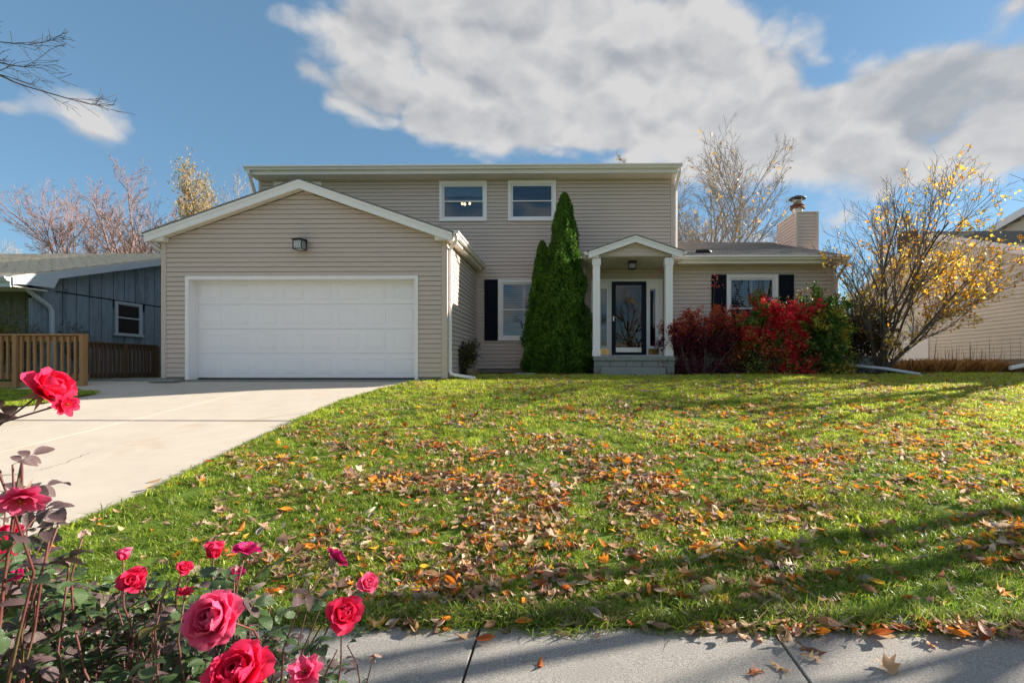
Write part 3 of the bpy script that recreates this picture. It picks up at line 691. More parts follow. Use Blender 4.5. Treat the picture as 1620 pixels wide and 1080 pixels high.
MB().lathe((fx, fy, 0), [(.24, fz(331)), (.245, fz(330)), (.20, fz(327)), (.235, fz(326.5)), (.235, fz(325.5)), (.15, fz(323.5))], 20).obj('storm_collar', M['rust'], ch, smooth=False)
MB().lathe((fx, fy, 0), [(.12, fz(325)), (.15, fz(318)), (.155, fz(317.5))], 20).obj('flue_cone', M['metal'], ch, smooth=True)
for a in range(4): MB().tube([(fx + .14 * math.cos(a * pi / 2 + .5), fy + .14 * math.sin(a * pi / 2 + .5), fz(320)), (fx + .2 * math.cos(a * pi / 2 + .5), fy + .2 * math.sin(a * pi / 2 + .5), fz(314))], .008, 5).obj('cap_strut', M['steel'], ch)
MB().lathe((fx, fy, 0), [(.27, fz(315.5)), (.275, fz(314.5)), (.16, fz(311.5)), (.03, fz(310.3))], 24).obj('rain_cap', M['capmetal'], ch, smooth=True)

# ------------------------------------------------------------------ windows
def window(r, Y, kind, trimw=.075):
    x0, x1, z0, z1 = r
    wn = MB().box(x0, x0 + trimw, Y - .035, Y + .03, z0, z1).box(x1 - trimw, x1, Y - .035, Y + .03, z0, z1).box(x0 + trimw, x1 - trimw, Y - .035, Y + .03, z1 - trimw, z1).box(x0 + trimw, x1 - trimw, Y - .04, Y + .03, z0, z0 + trimw).obj('window', M['white'], house)
    a, b, c, d = x0 + trimw, x1 - trimw, z0 + trimw, z1 - trimw
    MB().box(x0 - .015, x1 + .015, Y - .055, Y - .041, z0 - .012, z0 + .012).obj('sill', M['white'], wn)
    MB().box(x0, x1, Y - .05, Y - .036, z1 - .001, z1 + .012).obj('drip_cap', M['white'], wn)
    f = .028
    mid_ = (c + d) / 2 + .01
    MB().box(a + .001, a + f, Y - .006, Y + .05, c, d).box(b - f, b - .001, Y - .006, Y + .05, c, d).box(a + f, b - f, Y - .006, Y + .05, d - f, d - .001).box(a + f, b - f, Y - .006, Y + .05, c + .001, c + f).obj('frame', M['white'], wn)
    s = .030
    for k, (p, q, yy) in enumerate(((mid_ - .018, d - f - .002, Y + .012), (c + f + .002, mid_ + .018, Y + .034))):
        u0, u1 = a + f + .001, b - f - .001
        MB().box(u0, u0 + s, yy, yy + .02, p, q).box(u1 - s, u1, yy, yy + .02, p, q).box(u0 + s, u1 - s, yy, yy + .02, q - s, q).box(u0 + s, u1 - s, yy, yy + .02, p, p + s).obj('sash', M['white'], wn)
        MB().box(u0 + s - .002, u1 - s + .002, yy + .009, yy + .013, p + s - .002, q - s + .002).obj('pane', M['glass'], wn)
    # dim room behind
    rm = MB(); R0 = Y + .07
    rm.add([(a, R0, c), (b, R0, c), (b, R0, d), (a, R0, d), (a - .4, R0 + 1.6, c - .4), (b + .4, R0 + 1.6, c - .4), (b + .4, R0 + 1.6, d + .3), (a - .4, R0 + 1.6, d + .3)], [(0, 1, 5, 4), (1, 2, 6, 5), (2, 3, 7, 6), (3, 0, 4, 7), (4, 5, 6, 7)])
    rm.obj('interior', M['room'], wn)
    u0, u1 = a + .03, b - .03
    MB().box(u0, u1, Y + .062, Y + .066, c + .03, mid_ - .0).obj('insect_screen', M['screen'], wn) if kind in ('shade', 'plain') else None
    if kind == 'shade':
        MB().box(u0, u1, Y + .085, Y + .09, mid_ + .17, d).obj('roller_shade', M['shade'], wn)
        MB().box(u0 + .03, u1 - .03, Y + .10, Y + .12, mid_ + .05, mid_ + .09).obj('shade_bar', M['shade'], wn)
    if kind == 'louvre':
        mb = MB(); cx_ = (u0 + u1) / 2
        mb.box(cx_ - .035, cx_ + .035, Y + .075, Y + .10, c + .02, d - .02).box(u0, u0 + .04, Y + .075, Y + .10, c + .02, d - .02).box(u1 - .04, u1, Y + .075, Y + .10, c + .02, d - .02)
        mb.obj('shutter_stile', M['blind'], wn)
        z = c + .05; lm = None
        while z < d - .05:
            for p, q in ((u0 + .042, cx_ - .037), (cx_ + .037, u1 - .042)):
                l = MB().hexa([(p, Y + .078, z), (q, Y + .078, z), (q, Y + .118, z + .022), (p, Y + .118, z + .022), (p, Y + .078, z + .006), (q, Y + .078, z + .006), (q, Y + .118, z + .028), (p, Y + .118, z + .028)])
                l.obj('louvre', M['blind'], wn)
            z += .066
    return wn
window(w_up[0], MY, 'plain'); window(w_up[1], MY, 'shade'); window(w_up[2], MY, 'plain')
window(w_lo, MY, 'louvre'); window(w_wi, WY, 'louvre')
def shutter(px0, px1, py0, py1, Y):
    x0, x1, z0, z1 = winrect(px0, px1, py0, py1, Y)
    s = MB().box(x0, x1, Y - .035, Y - .014, z0, z1).obj('shutter', M['shutter'], house)
    st = .05; m_ = (z0 + z1) / 2
    MB().box(x0, x0 + st, Y - .048, Y - .0352, z0, z1).box(x1 - st, x1, Y - .048, Y - .0352, z0, z1).box(x0 + st, x1 - st, Y - .048, Y - .0352, z1 - .07, z1).box(x0 + st, x1 - st, Y - .048, Y - .0352, z0, z0 + .09).box(x0 + st, x1 - st, Y - .048, Y - .0352, m_ - .04, m_ + .04).obj('rail', M['shutter'], s)
    for a, b in ((z0 + .09, m_ - .04), (m_ + .04, z1 - .07)):
        MB().box(x0 + st + .015, x1 - st - .015, Y - .0452, Y - .0353, a + .02, b - .02).obj('raised_panel', M['shutter'], s, bevel=.008)
    return s
shutter(766.8, 787.5, 442.5, 538.5, MY); shutter(870, 891, 442.5, 538.5, MY)
shutter(1125.3, 1148, 434.8, 541, WY); shutter(1232, 1255, 434.8, 541, WY)
# lit fixture seen through the left upper window
fxl = empty('ceiling_light', W(738, 322, MY + .9), 'small ceiling fixture with glowing bulbs seen through the left upper window', 'ceiling light')
for dx_, dz_ in ((-.13, 0), (-.05, -.02), (.10, 0)):
    MB().lathe((dx_, 0, dz_ + .0), [(.01, -.045), (.032, -.03), (.038, 0), (.02, .03), (.012, .05)], 10).obj('bulb', M['bulb'], fxl, smooth=True)
MB().tube([(-.15, 0, .06), (.15, 0, .06)], .012, 6).tube([(0, 0, .06), (0, 0, .5)], .008, 6).obj('bracket', M['steel'], fxl)

# ------------------------------------------------------------------ porch
PYF = 12.6; pcx = XW(1005.8, PYF); pz = ZW(1005.8, 370.5, PYF); pw = 1.205; ptz = pz - rp * pw
PC = 4.25; PFZ = 1.672
pm = MB()
for (a, za), (b, zb) in (((pcx - pw - .03, ptz - rp * .03), (pcx, pz)), ((pcx, pz), (pcx + pw + .03, ptz - rp * .03))):
    pm.hexa([(a, PYF - .03, za - .025), (b, PYF - .03, zb - .025), (b, MY - .02, zb - .025), (a, MY - .02, za - .025), (a, PYF - .03, za), (b, PYF - .03, zb), (b, MY - .02, zb), (a, MY - .02, za)])
porch = pm.obj('porch', M['shingle'], house); pin = Matrix()
def PP(mb, name, mat, **k):
    o = mb.obj(name, mat, porch, **k); o.matrix_parent_inverse = pin; return o
for (a, za), (b, zb) in (((pcx - pw, ptz), (pcx, pz)), ((pcx, pz), (pcx + pw, ptz))):
    d = .165
    PP(MB().hexa([(a, PYF, za - .03 - d), (b, PYF, zb - .03 - d), (b, PYF + .03, zb - .03 - d), (a, PYF + .03, za - .03 - d), (a, PYF, za - .027), (b, PYF, zb - .027), (b, PYF + .03, zb - .027), (a, PYF + .03, za - .027)]), 'rake_board', M['white'])
    PP(MB().hexa([(a, PYF - .016, za - .08), (b, PYF - .016, zb - .08), (b, PYF - .001, zb - .08), (a, PYF - .001, za - .08), (a, PYF - .016, za - .028), (b, PYF - .016, zb - .028), (b, PYF - .001, zb - .028), (a, PYF - .001, za - .028)]), 'frieze_strip', M['white'])
# pediment siding
gy_ = PYF + .14
bz = PC; k = 0
while bz < pz - .22:
    hwf = lambda z: (pz - .06 - z) / rp - .05
    a, b = hwf(bz), max(hwf(bz + BH), .02)
    if a > .1:
        PP(MB().hexa([(pcx - a, gy_ - .012, bz), (pcx + a, gy_ - .012, bz), (pcx + a, gy_ + .01, bz), (pcx - a, gy_ + .01, bz), (pcx - b, gy_ - .002, bz + BH), (pcx + b, gy_ - .002, bz + BH), (pcx + b, gy_ + .01, bz + BH), (pcx - b, gy_ + .01, bz + BH)]), 'siding_board', M['siding'])
    bz += BH
PP(MB().extr([(pcx - pw + .05, gy_ + .012, PC), (pcx + pw - .05, gy_ + .012, PC), (pcx, gy_ + .012, pz - .03)], (0, .02, 0)), 'gable_backing', M['siding'])
PP(MB().extr([(pcx - pw + .02, PYF + .031, PC + .06), (pcx, PYF + .031, pz - .2), (pcx + pw - .02, PYF + .031, PC + .06), (pcx + pw - .02, PYF + .031, PC + .075), (pcx, PYF + .031, pz - .185), (pcx - pw + .02, PYF + .031, PC + .075)], (0, gy_ - PYF - .03, 0)), 'soffit', M['cream'])
o = ribs('porch_ceiling', (pcx - pw + .1, MY - .01, PC), (pcx + pw - .1, MY - .01, PC), (pcx + pw - .1, PYF + .16, PC), (pcx - pw + .1, PYF + .16, PC), 20, M['cream'], porch, .012); o.matrix_parent_inverse = pin; o['kind'] = 'stuff'
for s in (-1, 1):
    xe = pcx + s * pw
    a, b = sorted((xe, xe - s * .27))
    PP(MB().hexa([(a, PYF + .032, PC - .05), (b, PYF + .032, PC - .05), (b, PYF + .2, PC - .05), (a, PYF + .2, PC - .05), (a, PYF + .032, PC + (.0 if s > 0 else -.03) + .0), (b, PYF + .032, PC + .05), (b, PYF + .2, PC + .05), (a, PYF + .2, PC + .0)]) if s < 0 else
       MB().hexa([(a, PYF + .032, PC - .05), (b, PYF + .032, PC - .05), (b, PYF + .2, PC - .05), (a, PYF + .2, PC - .05), (a, PYF + .032, PC + .05), (b, PYF + .032, PC - .03), (b, PYF + .2, PC - .03), (a, PYF + .2, PC + .05)]), 'eave_return', M['white'])
    PP(MB().box(min(xe, xe - s * .02), max(xe, xe - s * .02), PYF + .035, MY - .03, PC - .06, ptz - .03), 'fascia', M['cream'])
    a, b = sorted((xe - s * .021, xe - s * .30))
    PP(MB().box(a, b, PYF + .21, MY - .03, PC - .055, PC - .02), 'beam', M['cream'])
g = kgutter((pcx - pw - .005, MY - .05, ptz - .03), (pcx - pw - .005, PYF - .0, ptz - .03), (-1, 0, 0), .13, porch, M['gutter']); g.matrix_parent_inverse = pin
g = kgutter((pcx + pw + .005, PYF - .0, ptz - .03), (pcx + pw + .005, WEY - .16, ptz - .03), (1, 0, 0), .11, porch, M['white']); g.matrix_parent_inverse = pin
gx_ = pcx - pw - .07
o = rpipe([(gx_, MY - .30, ptz - .12), (gx_, MY - .29, ptz - .28), (gx_ - .03, MY - .22, ptz - .36), (gx_ - .16, MY - .10, ptz - .42), (gx_ - .2, MY - .06, ptz - .5), (gx_ - .2, MY - .06, 1.4)], .038, .03, 'downspout', M['white'], porch); o.matrix_parent_inverse = pin
# columns
for px_ in (943.4, 1057.6):
    cy = PYF + .2; x = XW(px_, cy); hw = .092
    c = PP(MB().box(x - hw, x + hw, cy - hw, cy + hw, PFZ, PC - .05), 'column', M['white'])
    for (zz0, zz1, e) in ((PC - .24, PC - .055, .016), (PC - .225, PC - .2, .022), (PFZ + .0, PFZ + .16, .014)):
        q = MB().box(x - hw - e, x + hw + e, cy - hw - e, cy + hw + e, zz0, zz1).obj('capital' if zz0 > 3 else 'plinth', M['white'], porch)
# slab, block courses and step
sx0, sx1 = XW(939, PYF - .05), XW(1068, PYF - .05)
PP(MB().box(sx0, sx1, PYF - .06, MY - .0, PFZ - .115, PFZ - .001), 'porch_slab', M['stepstone'], bevel=.006)
PP(MB().box(sx0 + .03, sx1 - .03, PYF + .06, MY - .1, 1.0, PFZ - .116), 'block_core', M['caulk'])
for r in range(3):
    z1_ = PFZ - .12 - r * .155; z0_ = z1_ - .148; x = sx0 + .015 - (.2 if r % 2 else 0)
    while x < sx1 - .05:
        a, b = max(x, sx0 + .01), min(x + .40, sx1 - .01)
        if b - a > .05: PP(MB().box(a, b, PYF - .03 + random.random() * .008, PYF + .058, z0_, z1_), 'concrete_block', M['stepstone'], bevel=.005)
        x += .41
PP(MB().box(XW(950.5, 12.25), XW(1052, 12.25), 12.2, PYF - .04, 1.05, ZW(1000, 582, 12.2)), 'step', M['stepstone'], bevel=.01)
# door assembly
dx0, dx1 = door_r[0], door_r[1]; dzt = door_r[3]; fz0 = PFZ
sdx0, sdx1 = XW(967.5, MY), XW(1022.3, MY)
ent = MB()
ent.box(dx0, dx0 + .08, MY - .04, MY + .03, fz0, dzt).box(dx1 - .085, dx1, MY - .04, MY + .03, fz0, dzt).box(dx0 + .08, dx1 - .085, MY - .04, MY + .03, dzt - .06, dzt)
ent.box(sdx0 - .045, sdx0 - .003, MY - .035, MY + .04, fz0, dzt - .061).box(sdx1 + .003, sdx1 + .05, MY - .035, MY + .04, fz0, dzt - .061).obj('entry_casing', M['white'], house)
for a, b, ga, gb in ((dx0 + .081, sdx0 - .046, XW(950.5, MY), XW(960, MY)), (sdx1 + .051, dx1 - .086, XW(1028, MY), XW(1036.8, MY))):
    gz0, gz1 = ZW(990, 547.5, MY), ZW(990, 457, MY)
    sl_ = MB().box(a, ga, MY - .01, MY + .03, fz0, dzt - .061).box(gb, b, MY - .01, MY + .03, fz0, dzt - .061).box(ga, gb, MY - .01, MY + .03, gz1, dzt - .061).box(ga, gb, MY - .01, MY + .03, fz0, gz0).obj('sidelight', M['white'], house)
    MB().box(ga - .012, ga + .006, MY - .022, MY - .0105, gz0 - .01, gz1 + .01).box(gb - .006, gb + .012, MY - .022, MY - .0105, gz0 - .01, gz1 + .01).box(ga + .0065, gb - .0065, MY - .022, MY - .0105, gz1 - .005, gz1 + .01).box(ga + .0065, gb - .0065, MY - .022, MY - .0105, gz0 - .01, gz0 + .005).obj('frame', M['white'], sl_)
    MB().box(ga, gb, MY + .005, MY + .009, gz0, gz1).obj('pane', M['glass'], sl_)
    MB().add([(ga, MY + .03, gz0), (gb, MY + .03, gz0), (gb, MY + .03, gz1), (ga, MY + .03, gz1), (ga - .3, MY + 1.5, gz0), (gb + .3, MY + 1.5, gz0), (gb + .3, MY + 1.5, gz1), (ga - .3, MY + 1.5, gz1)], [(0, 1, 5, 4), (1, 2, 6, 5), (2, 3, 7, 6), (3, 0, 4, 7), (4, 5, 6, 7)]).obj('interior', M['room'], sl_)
    MB().box(a + .015, b - .015, MY - .018, MY - .0102, ZW(990, 560.5, MY), ZW(990, 551.5, MY)).obj('brass_plate', M['brass'], sl_)
# storm door
zd0, zd1 = fz0 + .0, ZW(990, 445.5, MY)
gx0, gx1 = XW(974, MY), XW(1014.5, MY); gz0, gz1 = ZW(990, 549.5, MY), ZW(990, 451.5, MY)
sd = MB().box(sdx0, gx0, MY - .045, MY - .012, zd0, zd1).box(gx1, sdx1, MY - .045, MY - .012, zd0, zd1).box(gx0, gx1, MY - .045, MY - .012, gz1, zd1).box(gx0, gx1, MY - .045, MY - .012, zd0, gz0).obj('storm_door', M['navy'], house)
MB().box(gx0, gx1, MY - .034, MY - .030, gz0, gz1).obj('pane', M['doorglass'], sd)
MB().box(gx0 + .002, gx1 - .002, MY - .055, MY - .0455, ZW(990, 557, MY), ZW(990, 549.8, MY)).obj('kick_plate', M['steel'], sd)
MB().box(sdx0 + .01, sdx1 - .01, MY - .09, MY - .046, zd0 + .0, zd0 + .065).obj('door_sill', M['brass'] if False else M['cream'], sd)
hx = XW(970.5, MY); hz = ZW(970, 503, MY)
MB().box(hx - .018, hx + .018, MY - .056, MY - .0455, hz - .09, hz + .05).tube([(hx, MY - .08, hz + .01), (hx + .09, MY - .08, hz + .012)], .012, 6).tube([(hx, MY - .05, hz + .01), (hx, MY - .08, hz + .01)], .012, 6).obj('handle', M['steel'], sd)
# inner wooden door, glimpsed through the glass
MB().box(sdx0 + .01, sdx1 - .01, MY + .06, MY + .1, fz0, zd1).obj('inner_door', M['navy'], house)
# wreath
wr = empty('wreath', (XW(999, MY), MY - .012, ZW(999, 479, MY)), 'autumn wreath of orange and yellow flowers hanging behind the storm door glass', 'wreath')
def blossom_cloud(name, parent, n, rx, rz, cols, size, seed):
    r = np.random.default_rng(seed); V = []; Fa = []; C = []
    for i in range(n):
        a = r.uniform(0, 2 * pi); rr = r.uniform(.1, 1); c = Vector((rx * rr * math.cos(a), r.uniform(-.02, .05), rz * rr * math.sin(a)))
        col = cols[r.integers(len(cols))]
        for k in range(5):
            t = 2 * pi * k / 5 + a; d = Vector((math.cos(t), -.3, math.sin(t))) * size; e = Vector((-math.sin(t), 0, math.cos(t))) * size * .4
            b = len(V); V += [c, c + d * .5 + e, c + d, c + d * .5 - e]; Fa.append((b, b + 1, b + 2, b + 3)); C += [col] * 4
    me = fast_mesh(name, [tuple(v) for v in V], Fa, M['leafcol'], np.array(C)); return link(name, me, parent)
blossom_cloud('orange_blossoms', wr, 40, .17, .12, [(.75, .22, .03), (.85, .4, .05), (.6, .12, .03)], .055, 4)
blossom_cloud('straw_sprigs', wr, 25, .27, .11, [(.65, .5, .25), (.3, .28, .12), (.7, .6, .4)], .045, 5)

for o in list(house.children):
    o.matrix_parent_inverse = house_in
# lanterns ---------------------------------------------------------------
ln = empty('wall_lantern', (XW(481.5, GY), GY, ZW(481, 388, GY)), 'black square lantern with patterned glass on the garage gable above the door', 'wall lamp')
MB().box(-.06, .06, -.025, -.004, -.09, .13).obj('wall_plate', M['black'], ln, bevel=.004)
MB().tube([(0, -.02, .08), (0, -.10, .115), (0, -.19, .12), (0, -.19, .09)], .014, 6).obj('arm', M['black'], ln, smooth=True)
MB().add([(-.135, -.325, .065), (.135, -.325, .065), (.135, -.055, .065), (-.135, -.055, .065), (-.04, -.23, .11), (.04, -.23, .11), (.04, -.15, .11), (-.04, -.15, .11)], [(3, 2, 1, 0), (0, 1, 5, 4), (1, 2, 6, 5), (2, 3, 7, 6), (3, 0, 4, 7), (4, 5, 6, 7)]).obj('roof', M['black'], ln)
cg = MB(); a, b = .095, .19
for sx_ in (-1, 1):
    for sy_ in (-1, 1): cg.box(sx_ * a - .008, sx_ * a + .008, -b + sy_ * a - .008, -b + sy_ * a + .008, -.145, .064)
for z_ in (-.145, .05): cg.box(-a - .01, a + .01, -b - a - .01, -b - a + .006, z_, z_ + .014).box(-a - .01, a + .01, -b + a - .006, -b + a + .01, z_, z_ + .014).box(-a - .01, -a + .006, -b - a + .007, -b + a - .007, z_, z_ + .014).box(a - .006, a + .01, -b - a + .007, -b + a - .007, z_, z_ + .014)
for k in range(3):
    t = -.05 + .05 * k; cg.tube([(t, -b - a - .004, -.13), (t + .03, -b - a - .004, -.04), (t - .02, -b - a - .004, .05)], .004, 4); cg.tube([(a + .004, -b + t, -.13), (a + .004, -b + t + .03, -.04), (a + .004, -b + t - .02, .05)], .004, 4)
cg.obj('cage', M['black'], ln)
MB().box(-a + .01, a - .01, -b - a + .01, -b + a - .01, -.13, .048).obj('shade', M['blind'], ln)
pl = empty('porch_lamp', (XW(1000, 13.3), 13.3, PC - .013), 'black flush-mounted box lantern under the porch ceiling', 'ceiling lamp')
MB().box(-.11, .11, -.11, .11, -.06, 0).obj('mount', M['black'], pl, bevel=.008)
cg = MB()
for sx_ in (-1, 1):
    for sy_ in (-1, 1): cg.box(sx_ * .09 - .006, sx_ * .09 + .006, sy_ * .09 - .006, sy_ * .09 + .006, -.2, -.061)
cg.box(-.1, .1, -.1, .1, -.212, -.2); cg.obj('cage', M['black'], pl)
MB().box(-.08, .08, -.08, .08, -.19, -.065).obj('glass', M['lampglass'], pl)
MB().lathe((0, 0, 0), [(.015, -.15), (.03, -.12), (.028, -.09), (.015, -.063)], 10).obj('bulb', M['blind'], pl, smooth=True)
# ------------------------------------------------------------------ neighbour on the left (blue-grey boards)
NX = -12.5
def yat(px): return (NX) / ((px - PX) / F * math.cos(YAW) - math.sin(YAW)) * ((px - PX) / F * math.sin(YAW) + math.cos(YAW))
nb = empty('neighbour_house', (NX - 4, 16, 1.0), 'low blue-grey board house with white fascia beside the timber fence on the left', 'house')
ny0 = yat(52); nyr = lambda y: 3.365 + .316 * (y - 10.54) - .18
seam = ZW(150, 470.5, yat(150)); bw = .335
wl = MB().box(NX - .1, NX - .02, ny0, 22, .6, nyr(ny0)).extr([(NX - .1, ny0, 3), (NX - .1, 16.6, 3), (NX - .1, 16.6, nyr(16.6)), (NX - .1, ny0, nyr(ny0))], (.08, 0, 0)).obj('wall', M['bluewall'], nb)
y = ny0; wy0, wy1 = yat(181.5), yat(224); wz0, wz1 = ZW(200, 530, yat(200)), ZW(200, 478.5, yat(200))
while y < 18:
    a, b = y + .012, y + bw - .012
    zt0, zt1 = nyr(a), nyr(b)
    MB().hexa([(NX - .015, a, seam + .02), (NX + .012, a, seam + .02), (NX + .012, b, seam + .02), (NX - .015, b, seam + .02), (NX - .015, a, zt0), (NX + .012, a, zt0), (NX + .012, b, zt1), (NX - .015, b, zt1)]).obj('wall_board', M['bluewall'], wl)
    if b > wy0 and a < wy1:
        MB().box(NX - .015, NX + .004, a, b, .8, wz0 - .02).obj('wall_board', M['bluewall'], wl)
        if seam - wz1 > .1: MB().box(NX - .015, NX + .004, a, b, wz1 + .02, seam - .02).obj('wall_board', M['bluewall'], wl)
    else: MB().box(NX - .015, NX + .004, a, b, .8, seam - .01).obj('wall_board', M['bluewall'], wl)
    y += bw
for k in range(9):
    x1_ = NX - .02 - k * .36
    MB().box(x1_ - .34, x1_, ny0 + .5, ny0 + .52, .8, nyr(ny0) - .05).obj('wall_board', M['greenwall'], wl)
MB().box(NX - 4, NX - .02, ny0 + .53, ny0 + .6, .8, nyr(ny0)).obj('front_wall', M['greenwall'], nb)
MB().box(NX - .02, NX - .0, ny0 - .0, ny0 + .5, .8, nyr(ny0) - .03).obj('corner_board', M['bluewall'], nb)
wn = MB().box(NX - .01, NX + .03, wy0, wy0 + .05, wz0, wz1).box(NX - .01, NX + .03, wy1 - .05, wy1, wz0, wz1).box(NX - .01, NX + .03, wy0 + .05, wy1 - .05, wz1 - .05, wz1).box(NX - .01, NX + .06, wy0 - .04, wy1 + .04, wz0 - .03, wz0 + .02).obj('window', M['shadetrim'], nb)
m_ = (wz0 + wz1) / 2 + .02
MB().box(NX - .008, NX + .018, wy0 + .05, wy0 + .09, wz0 + .02, wz1 - .05).box(NX - .008, NX + .018, wy1 - .09, wy1 - .05, wz0 + .02, wz1 - .05).box(NX - .008, NX + .02, wy0 + .09, wy1 - .09, m_ - .018, m_ + .018).box(NX - .008, NX + .018, wy0 + .09, wy1 - .09, wz0 + .021, wz0 + .05).box(NX - .008, NX + .018, wy0 + .09, wy1 - .09, wz1 - .08, wz1 - .051).obj('frame', M['shadetrim'], wn)
MB().box(NX - .004, NX - .001, wy0 + .09, wy1 - .09, wz0 + .05, wz1 - .08).obj('pane', M['glass'], wn)
MB().box(NX - .019, NX - .016, wy0 + .02, wy1 - .02, wz0 + .03, wz1 - .03).obj('interior', M['screen'], wn)
# roof, overhang .35 to the right (towards us), fascia
rx1 = NX + .38; ry0 = 10.54; rof = .18; rzf = lambda y: nyr(y) + rof; RYp = 16.4
MB().hexa([(NX - 14, ry0, rzf(ry0) - .04), (rx1, ry0, rzf(ry0) - .04), (rx1, RYp, rzf(RYp) - .04), (NX - 14, RYp, rzf(RYp) - .04), (NX - 14, ry0, rzf(ry0)), (rx1, ry0, rzf(ry0)), (rx1, RYp, rzf(RYp)), (NX - 14, RYp, rzf(RYp))]).obj('roof', M['shingle_tan'], nb)
MB().hexa([(NX - 14, RYp, rzf(RYp) - .04), (rx1, RYp, rzf(RYp) - .04), (rx1, 22, rzf(RYp) - 1.8), (NX - 14, 22, rzf(RYp) - 1.8), (NX - 14, RYp, rzf(RYp)), (rx1, RYp, rzf(RYp)), (rx1, 22, rzf(RYp) - 1.76), (NX - 14, 22, rzf(RYp) - 1.76)]).obj('roof', M['shingle_tan'], nb)
shingles(nb, NX - 8, rx1 - .02, ry0, RYp, lambda y: rzf(y), .32, M['shingle_tan'])
for a, b, c, d in ((rx1 - .001, rx1 + .03, .14, .0),):
    MB().hexa([(a, ry0, rzf(ry0) - .05 - c), (b, ry0, rzf(ry0) - .05 - c), (b, RYp, rzf(RYp) - .05 - c), (a, RYp, rzf(RYp) - .05 - c), (a, ry0, rzf(ry0) - .02), (b, ry0, rzf(ry0) - .02), (b, RYp, rzf(RYp) - .02), (a, RYp, rzf(RYp) - .02)]).obj('rake_board', M['shadetrim'], nb)
MB().hexa([(NX + .013, ry0 + .03, rzf(ry0) - .17), (rx1 - .002, ry0 + .03, rzf(ry0) - .17), (rx1 - .002, RYp, rzf(RYp) - .17), (NX + .013, RYp, rzf(RYp) - .17), (NX + .013, ry0 + .03, rzf(ry0) - .15), (rx1 - .002, ry0 + .03, rzf(ry0) - .15), (rx1 - .002, RYp, rzf(RYp) - .15), (NX + .013, RYp, rzf(RYp) - .15)]).obj('soffit', M['shadetrim'], nb)
# deep eave return at the front corner
_y = lambda px: rx1 / ((px - 902) / F)
pts = [(rx1 + .031, ry0 + .12, rzf(ry0 + .12) - .191), (rx1 + .031, _y(72), EYE + (582 - 454) / F * _y(72)), (rx1 + .031, _y(80), rzf(_y(80)) - .192)]
MB().extr([(p[0] - .03, p[1], p[2]) for p in pts], (.028, 0, 0)).obj('eave_return', M['shadetrim'], nb)
MB().box(NX - 6, rx1 - .0, ry0 + .02, ny0 - .02, 3.14, 3.16).obj('soffit', M['cream'], nb)
MB().box(NX - 6, rx1 - .01, ry0 - .03, ry0 - .001, rzf(ry0) - .24, rzf(ry0) - .02).obj('fascia', M['shadetrim'], nb)
kgutter((NX - 6, ry0 - .031, rzf(ry0) - .03), (rx1, ry0 - .031, rzf(ry0) - .03), (0, -1, 0), .13, nb, M['shadetrim'])
p0 = W(-30, 440, ny0 - .6); p1 = W(84, 487, ny0 + .35); p1.x = NX + .07; p0.x = NX + .2
rpipe([p0, p1 + Vector((0, -.06, .03)), p1 + Vector((0, .0, -.08)), Vector((p1.x, p1.y, .9))], .045, .04, 'downspout', M['shadetrim'], nb)
nin = Matrix.Translation(-nb.location)
for o in nb.children: o.matrix_parent_inverse = nin

# ------------------------------------------------------------------ fences on the left
def fence(label, p0, p1, zt, zb, zp, n, posts, mat, sw_=.045, cap=.09, skirt=None, grp=None):
    """p0,p1 ground XY; zt top, zb bottom of rail, zp foot of posts"""
    p0, p1 = Vector(p0), Vector(p1); d = (p1 - p0); L = d.length; a = math.atan2(d.y, d.x)
    f = empty('wooden_fence', (p0.x, p0.y, zp), label, 'fence', grp, rz=a)
    t, b = zt - zp, zb - zp
    MB().box(0, L, -.03, cap - .02, t - .038, t).obj('top_rail', mat, f, bevel=.004)
    MB().box(0, L, .021, .058, t - .155, t - .040).obj('upper_rail', mat, f)
    MB().box(0, L, .021, .058, b, b + .09).obj('lower_rail', mat, f)
    me = MB().box(-sw_ / 2, sw_ / 2, -.018, .018, 0, 1).mesh('slat', mat)
    for i in range(n):
        x = L * (i + .5) / n
        if any(abs(x - q * L) < .07 for q in posts): continue
        link('slat', me, f, loc=(x, .0, b - .02 + random.uniform(-.01, .01)), rot=(0, random.uniform(-.012, .012), random.uniform(-.05, .05)), scl=(1, 1, t - b - .03))
    for q in posts:
        MB().box(q * L - .047, q * L + .047, -.05, .045, 0, t - .002 if 0 < q < 1 else t - .0385).obj('post', mat, f, bevel=.004) if q != 1 else MB().box(L - .09, L + .004, -.06, .04, 0, t - .04).obj('post', mat, f, bevel=.004)
    if skirt: MB().box(0, L - .1, -.0, .04, .02, .02 + skirt).obj('skirt_board', mat, f)
    return f
FY = 10.2
a0, a1 = XW(-110, FY), XW(136, FY)
fence('golden timber railing with upright slats at the left edge of the driveway', (a0, FY), (a1, FY), ZW(100, 528, FY), ZW(60, 598, FY), ZW(130, 617, FY), 23, [0, XW(26, FY) / (a1 - a0) - a0 / (a1 - a0), 1], M['wood'], skirt=.16)
q0 = (XW(136, 11.0), 11.0); q1 = (XW(249, 12.9), 12.9)
fence('dark weathered timber railing running back to the garage corner', q0, q1, ZW(140, 539.5, 11.0), ZW(140, 597, 11.0), 1.03, 18, [.0, .5, 1], M['wood_dark'], sw_=.05)
